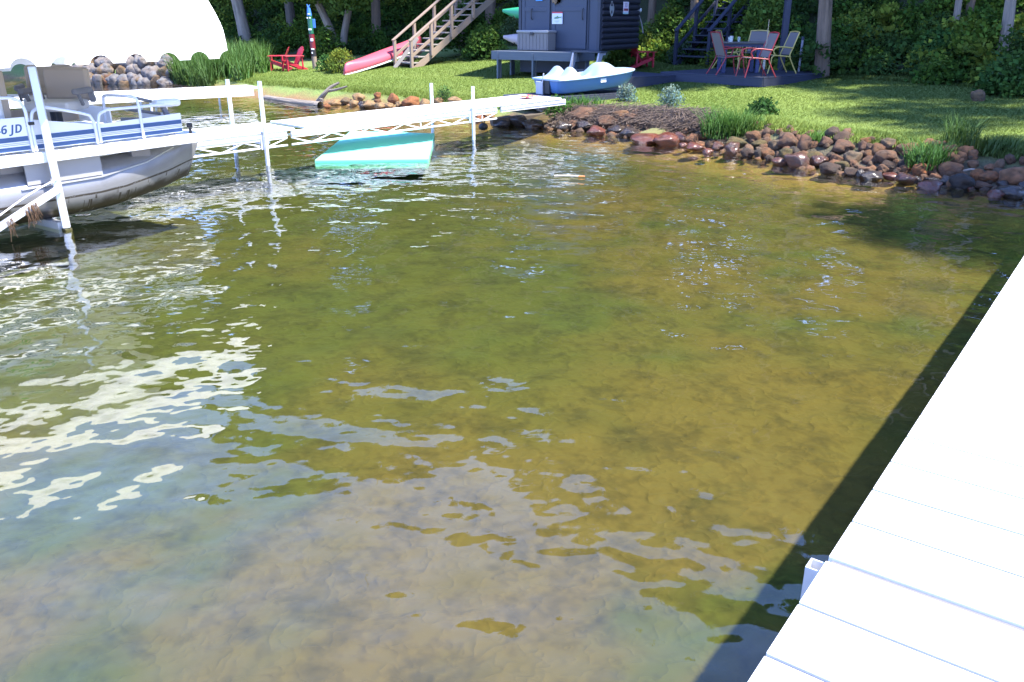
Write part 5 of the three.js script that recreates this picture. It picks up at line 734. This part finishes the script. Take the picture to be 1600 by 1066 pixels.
function patioChair(name, label, p, az, m) { // faces +x
  const t = thing(name, label, 'chair', p, az);
  for (const z of [-0.27, 0.27]) { part('frame', tube([V(-0.42, 0, z), V(-0.3, 0.2, z), V(-0.2, 0.42, z), V(-0.26, 0.6, z * 0.98), V(-0.4, 0.97, z * 0.92)], 0.016, 24, 7), m, t); part('front_leg', tube([V(0.34, 0, z), V(0.28, 0.25, z), V(0.22, 0.42, z), V(-0.2, 0.4, z)], 0.016, 16, 7), m, t); part('armrest', tube([V(0.2, 0.44, z * 1.03), V(0.24, 0.56, z * 1.06), V(0.1, 0.63, z * 1.08), V(-0.27, 0.6, z * 1.02)], 0.018, 18, 7), m, t); }
  part('top_bar', tube([V(-0.4, 0.97, -0.25), V(-0.405, 0.985, 0), V(-0.4, 0.97, 0.25)], 0.016, 8, 7), m, t); part('seat', bar(V(0.24, 0.43, 0), V(-0.2, 0.4, 0), 0.012, 0.5), M.sling, t); part('backrest', bar(V(-0.21, 0.44, 0), V(-0.395, 0.96, 0), 0.012, 0.48), M.sling, t);
  return t;
}
{
  const Y = 0.862, P = (px, py) => atY(px, py, Y), red = patioChair('patio_chair', 'red-framed patio chair with grey sling, left of the table', P(1136, 116), 78, M.redMetal);
  const r2 = dup(red, P(1178, 120), 262, 'red-framed patio chair with grey sling, right of the table with its back to the pole');
  const y1 = patioChair('patio_chair', 'yellow-framed patio chair at the right end of the patio', P(1212, 114), 262, M.yellowMetal); dup(y1, P(1140, 107), 118, 'pale yellow-framed patio chair behind the left red chair'); dup(y1, P(1174, 108), 215, 'yellow-framed patio chair behind the table, only its legs in view');
  const tp = P(1152, 113), t = thing('patio_table', 'dark patio table with navy legs between the coloured chairs', 'table', tp); part('table_top', rbox(-0.62, 0.62, 0.7, 0.735, -0.4, 0.4, 0.012, 2), mat(0.09, 0.08, 0.075, 0.4), t); part('apron', box(-0.52, 0.52, 0.63, 0.698, -0.3, 0.3), M.navyMetal, t); for (const [x, z] of [[-0.42, 0.26], [0.42, 0.26], [-0.42, -0.26], [0.42, -0.26]]) part('leg', rbox(x - 0.045, x + 0.045, 0, 0.64, z - 0.045, z + 0.045, 0.01), M.navyMetal, t);
  const glass = new THREE.MeshPhysicalMaterial({ color: C(0.9, 0.93, 0.92), roughness: 0.1, transmission: 0.9, thickness: 0 }), lathe = new THREE.LatheGeometry([[0.0, 0], [0.035, 0], [0.032, 0.004], [0.04, 0.12], [0.037, 0.12], [0.03, 0.01], [0, 0.01]].map(([a, b]) => new THREE.Vector2(a, b)), 14);
  const cup = solo('drinking_glass', lathe, glass, 'clear drinking glass on the patio table, left one', 'glass'); cup.position.copy(tp).add(V(-0.3, 0.736, 0.1)); const c2 = cup.clone(); c2.name = numbered('drinking_glass'); c2.userData = { label: 'clear drinking glass on the patio table, right one', category: 'glass' }; c2.position.copy(tp).add(V(-0.08, 0.736, 0.18)); scene.add(c2);
  const jar = thing('candle_jar', 'pale candle jar standing on the patio table', 'jar', tp.clone().add(V(-0.2, 0.736, -0.1))); part('jar', new THREE.CylinderGeometry(0.045, 0.04, 0.12, 14).translate(0, 0.06, 0), mat(0.5, 0.5, 0.46, 0.3), jar); part('lid', new THREE.CylinderGeometry(0.047, 0.047, 0.02, 14).translate(0, 0.13, 0), M.stone, jar);
  const a = onGround(1190, 133), b = atD(1202, 31, 20.4), st = thing('leaning_pole', 'thin pole with a white lower half leaning at the patio corner', 'pole', a), d = b.clone().sub(a); part('shaft', rod(V(0, 0, 0), d.clone().multiplyScalar(0.26), 0.018, 0.018), mat(0.2, 0.06, 0.05, 0.6), st); part('sleeve', rod(d.clone().multiplyScalar(0.26), d.clone().multiplyScalar(0.56), 0.03, 0.026), mat(0.5, 0.52, 0.56, 0.5), st); part('tip', rod(d.clone().multiplyScalar(0.56), d, 0.013, 0.006), mat(0.3, 0.29, 0.26, 0.6), st); part('foot', new THREE.SphereGeometry(0.035, 10, 8), mat(0.5, 0.45, 0.38, 0.7), st);
  const gp = onGround(1247, 120), k = mpp(gp), gt = thing('standpipe', 'grey pipe with a dark cap standing between the patio and the thick trunk', 'pipe', gp); part('pipe', rod(V(0, -0.1, 0), V(0.01, 54 * k, 0), 0.03, 0.03, 10), mat(0.2, 0.21, 0.24, 0.5), gt); part('cap', rod(V(0.01, 54 * k, 0), V(0.01, 59 * k, 0), 0.036, 0.036, 10), M.navy, gt);
  const fp = onGround(1207, 118, 0.05), fl = bush('potted_flower', 'small bright flower by the legs of the yellow chair', 'flower', 1208, 116, 12, 9, [0.3, 0.22, 0.05], 33, 5, CL.fine, 0.28, undefined, false);
  const gs = onGround(1527, 160), rs = rock(gs.add(V(0, 0.1, 0)), 0.16, 0.14, 0.14, 'grey', 'grey stone lying in the shade on the right lawn', undefined, 0.4);
}
renderer.render(scene, camera);
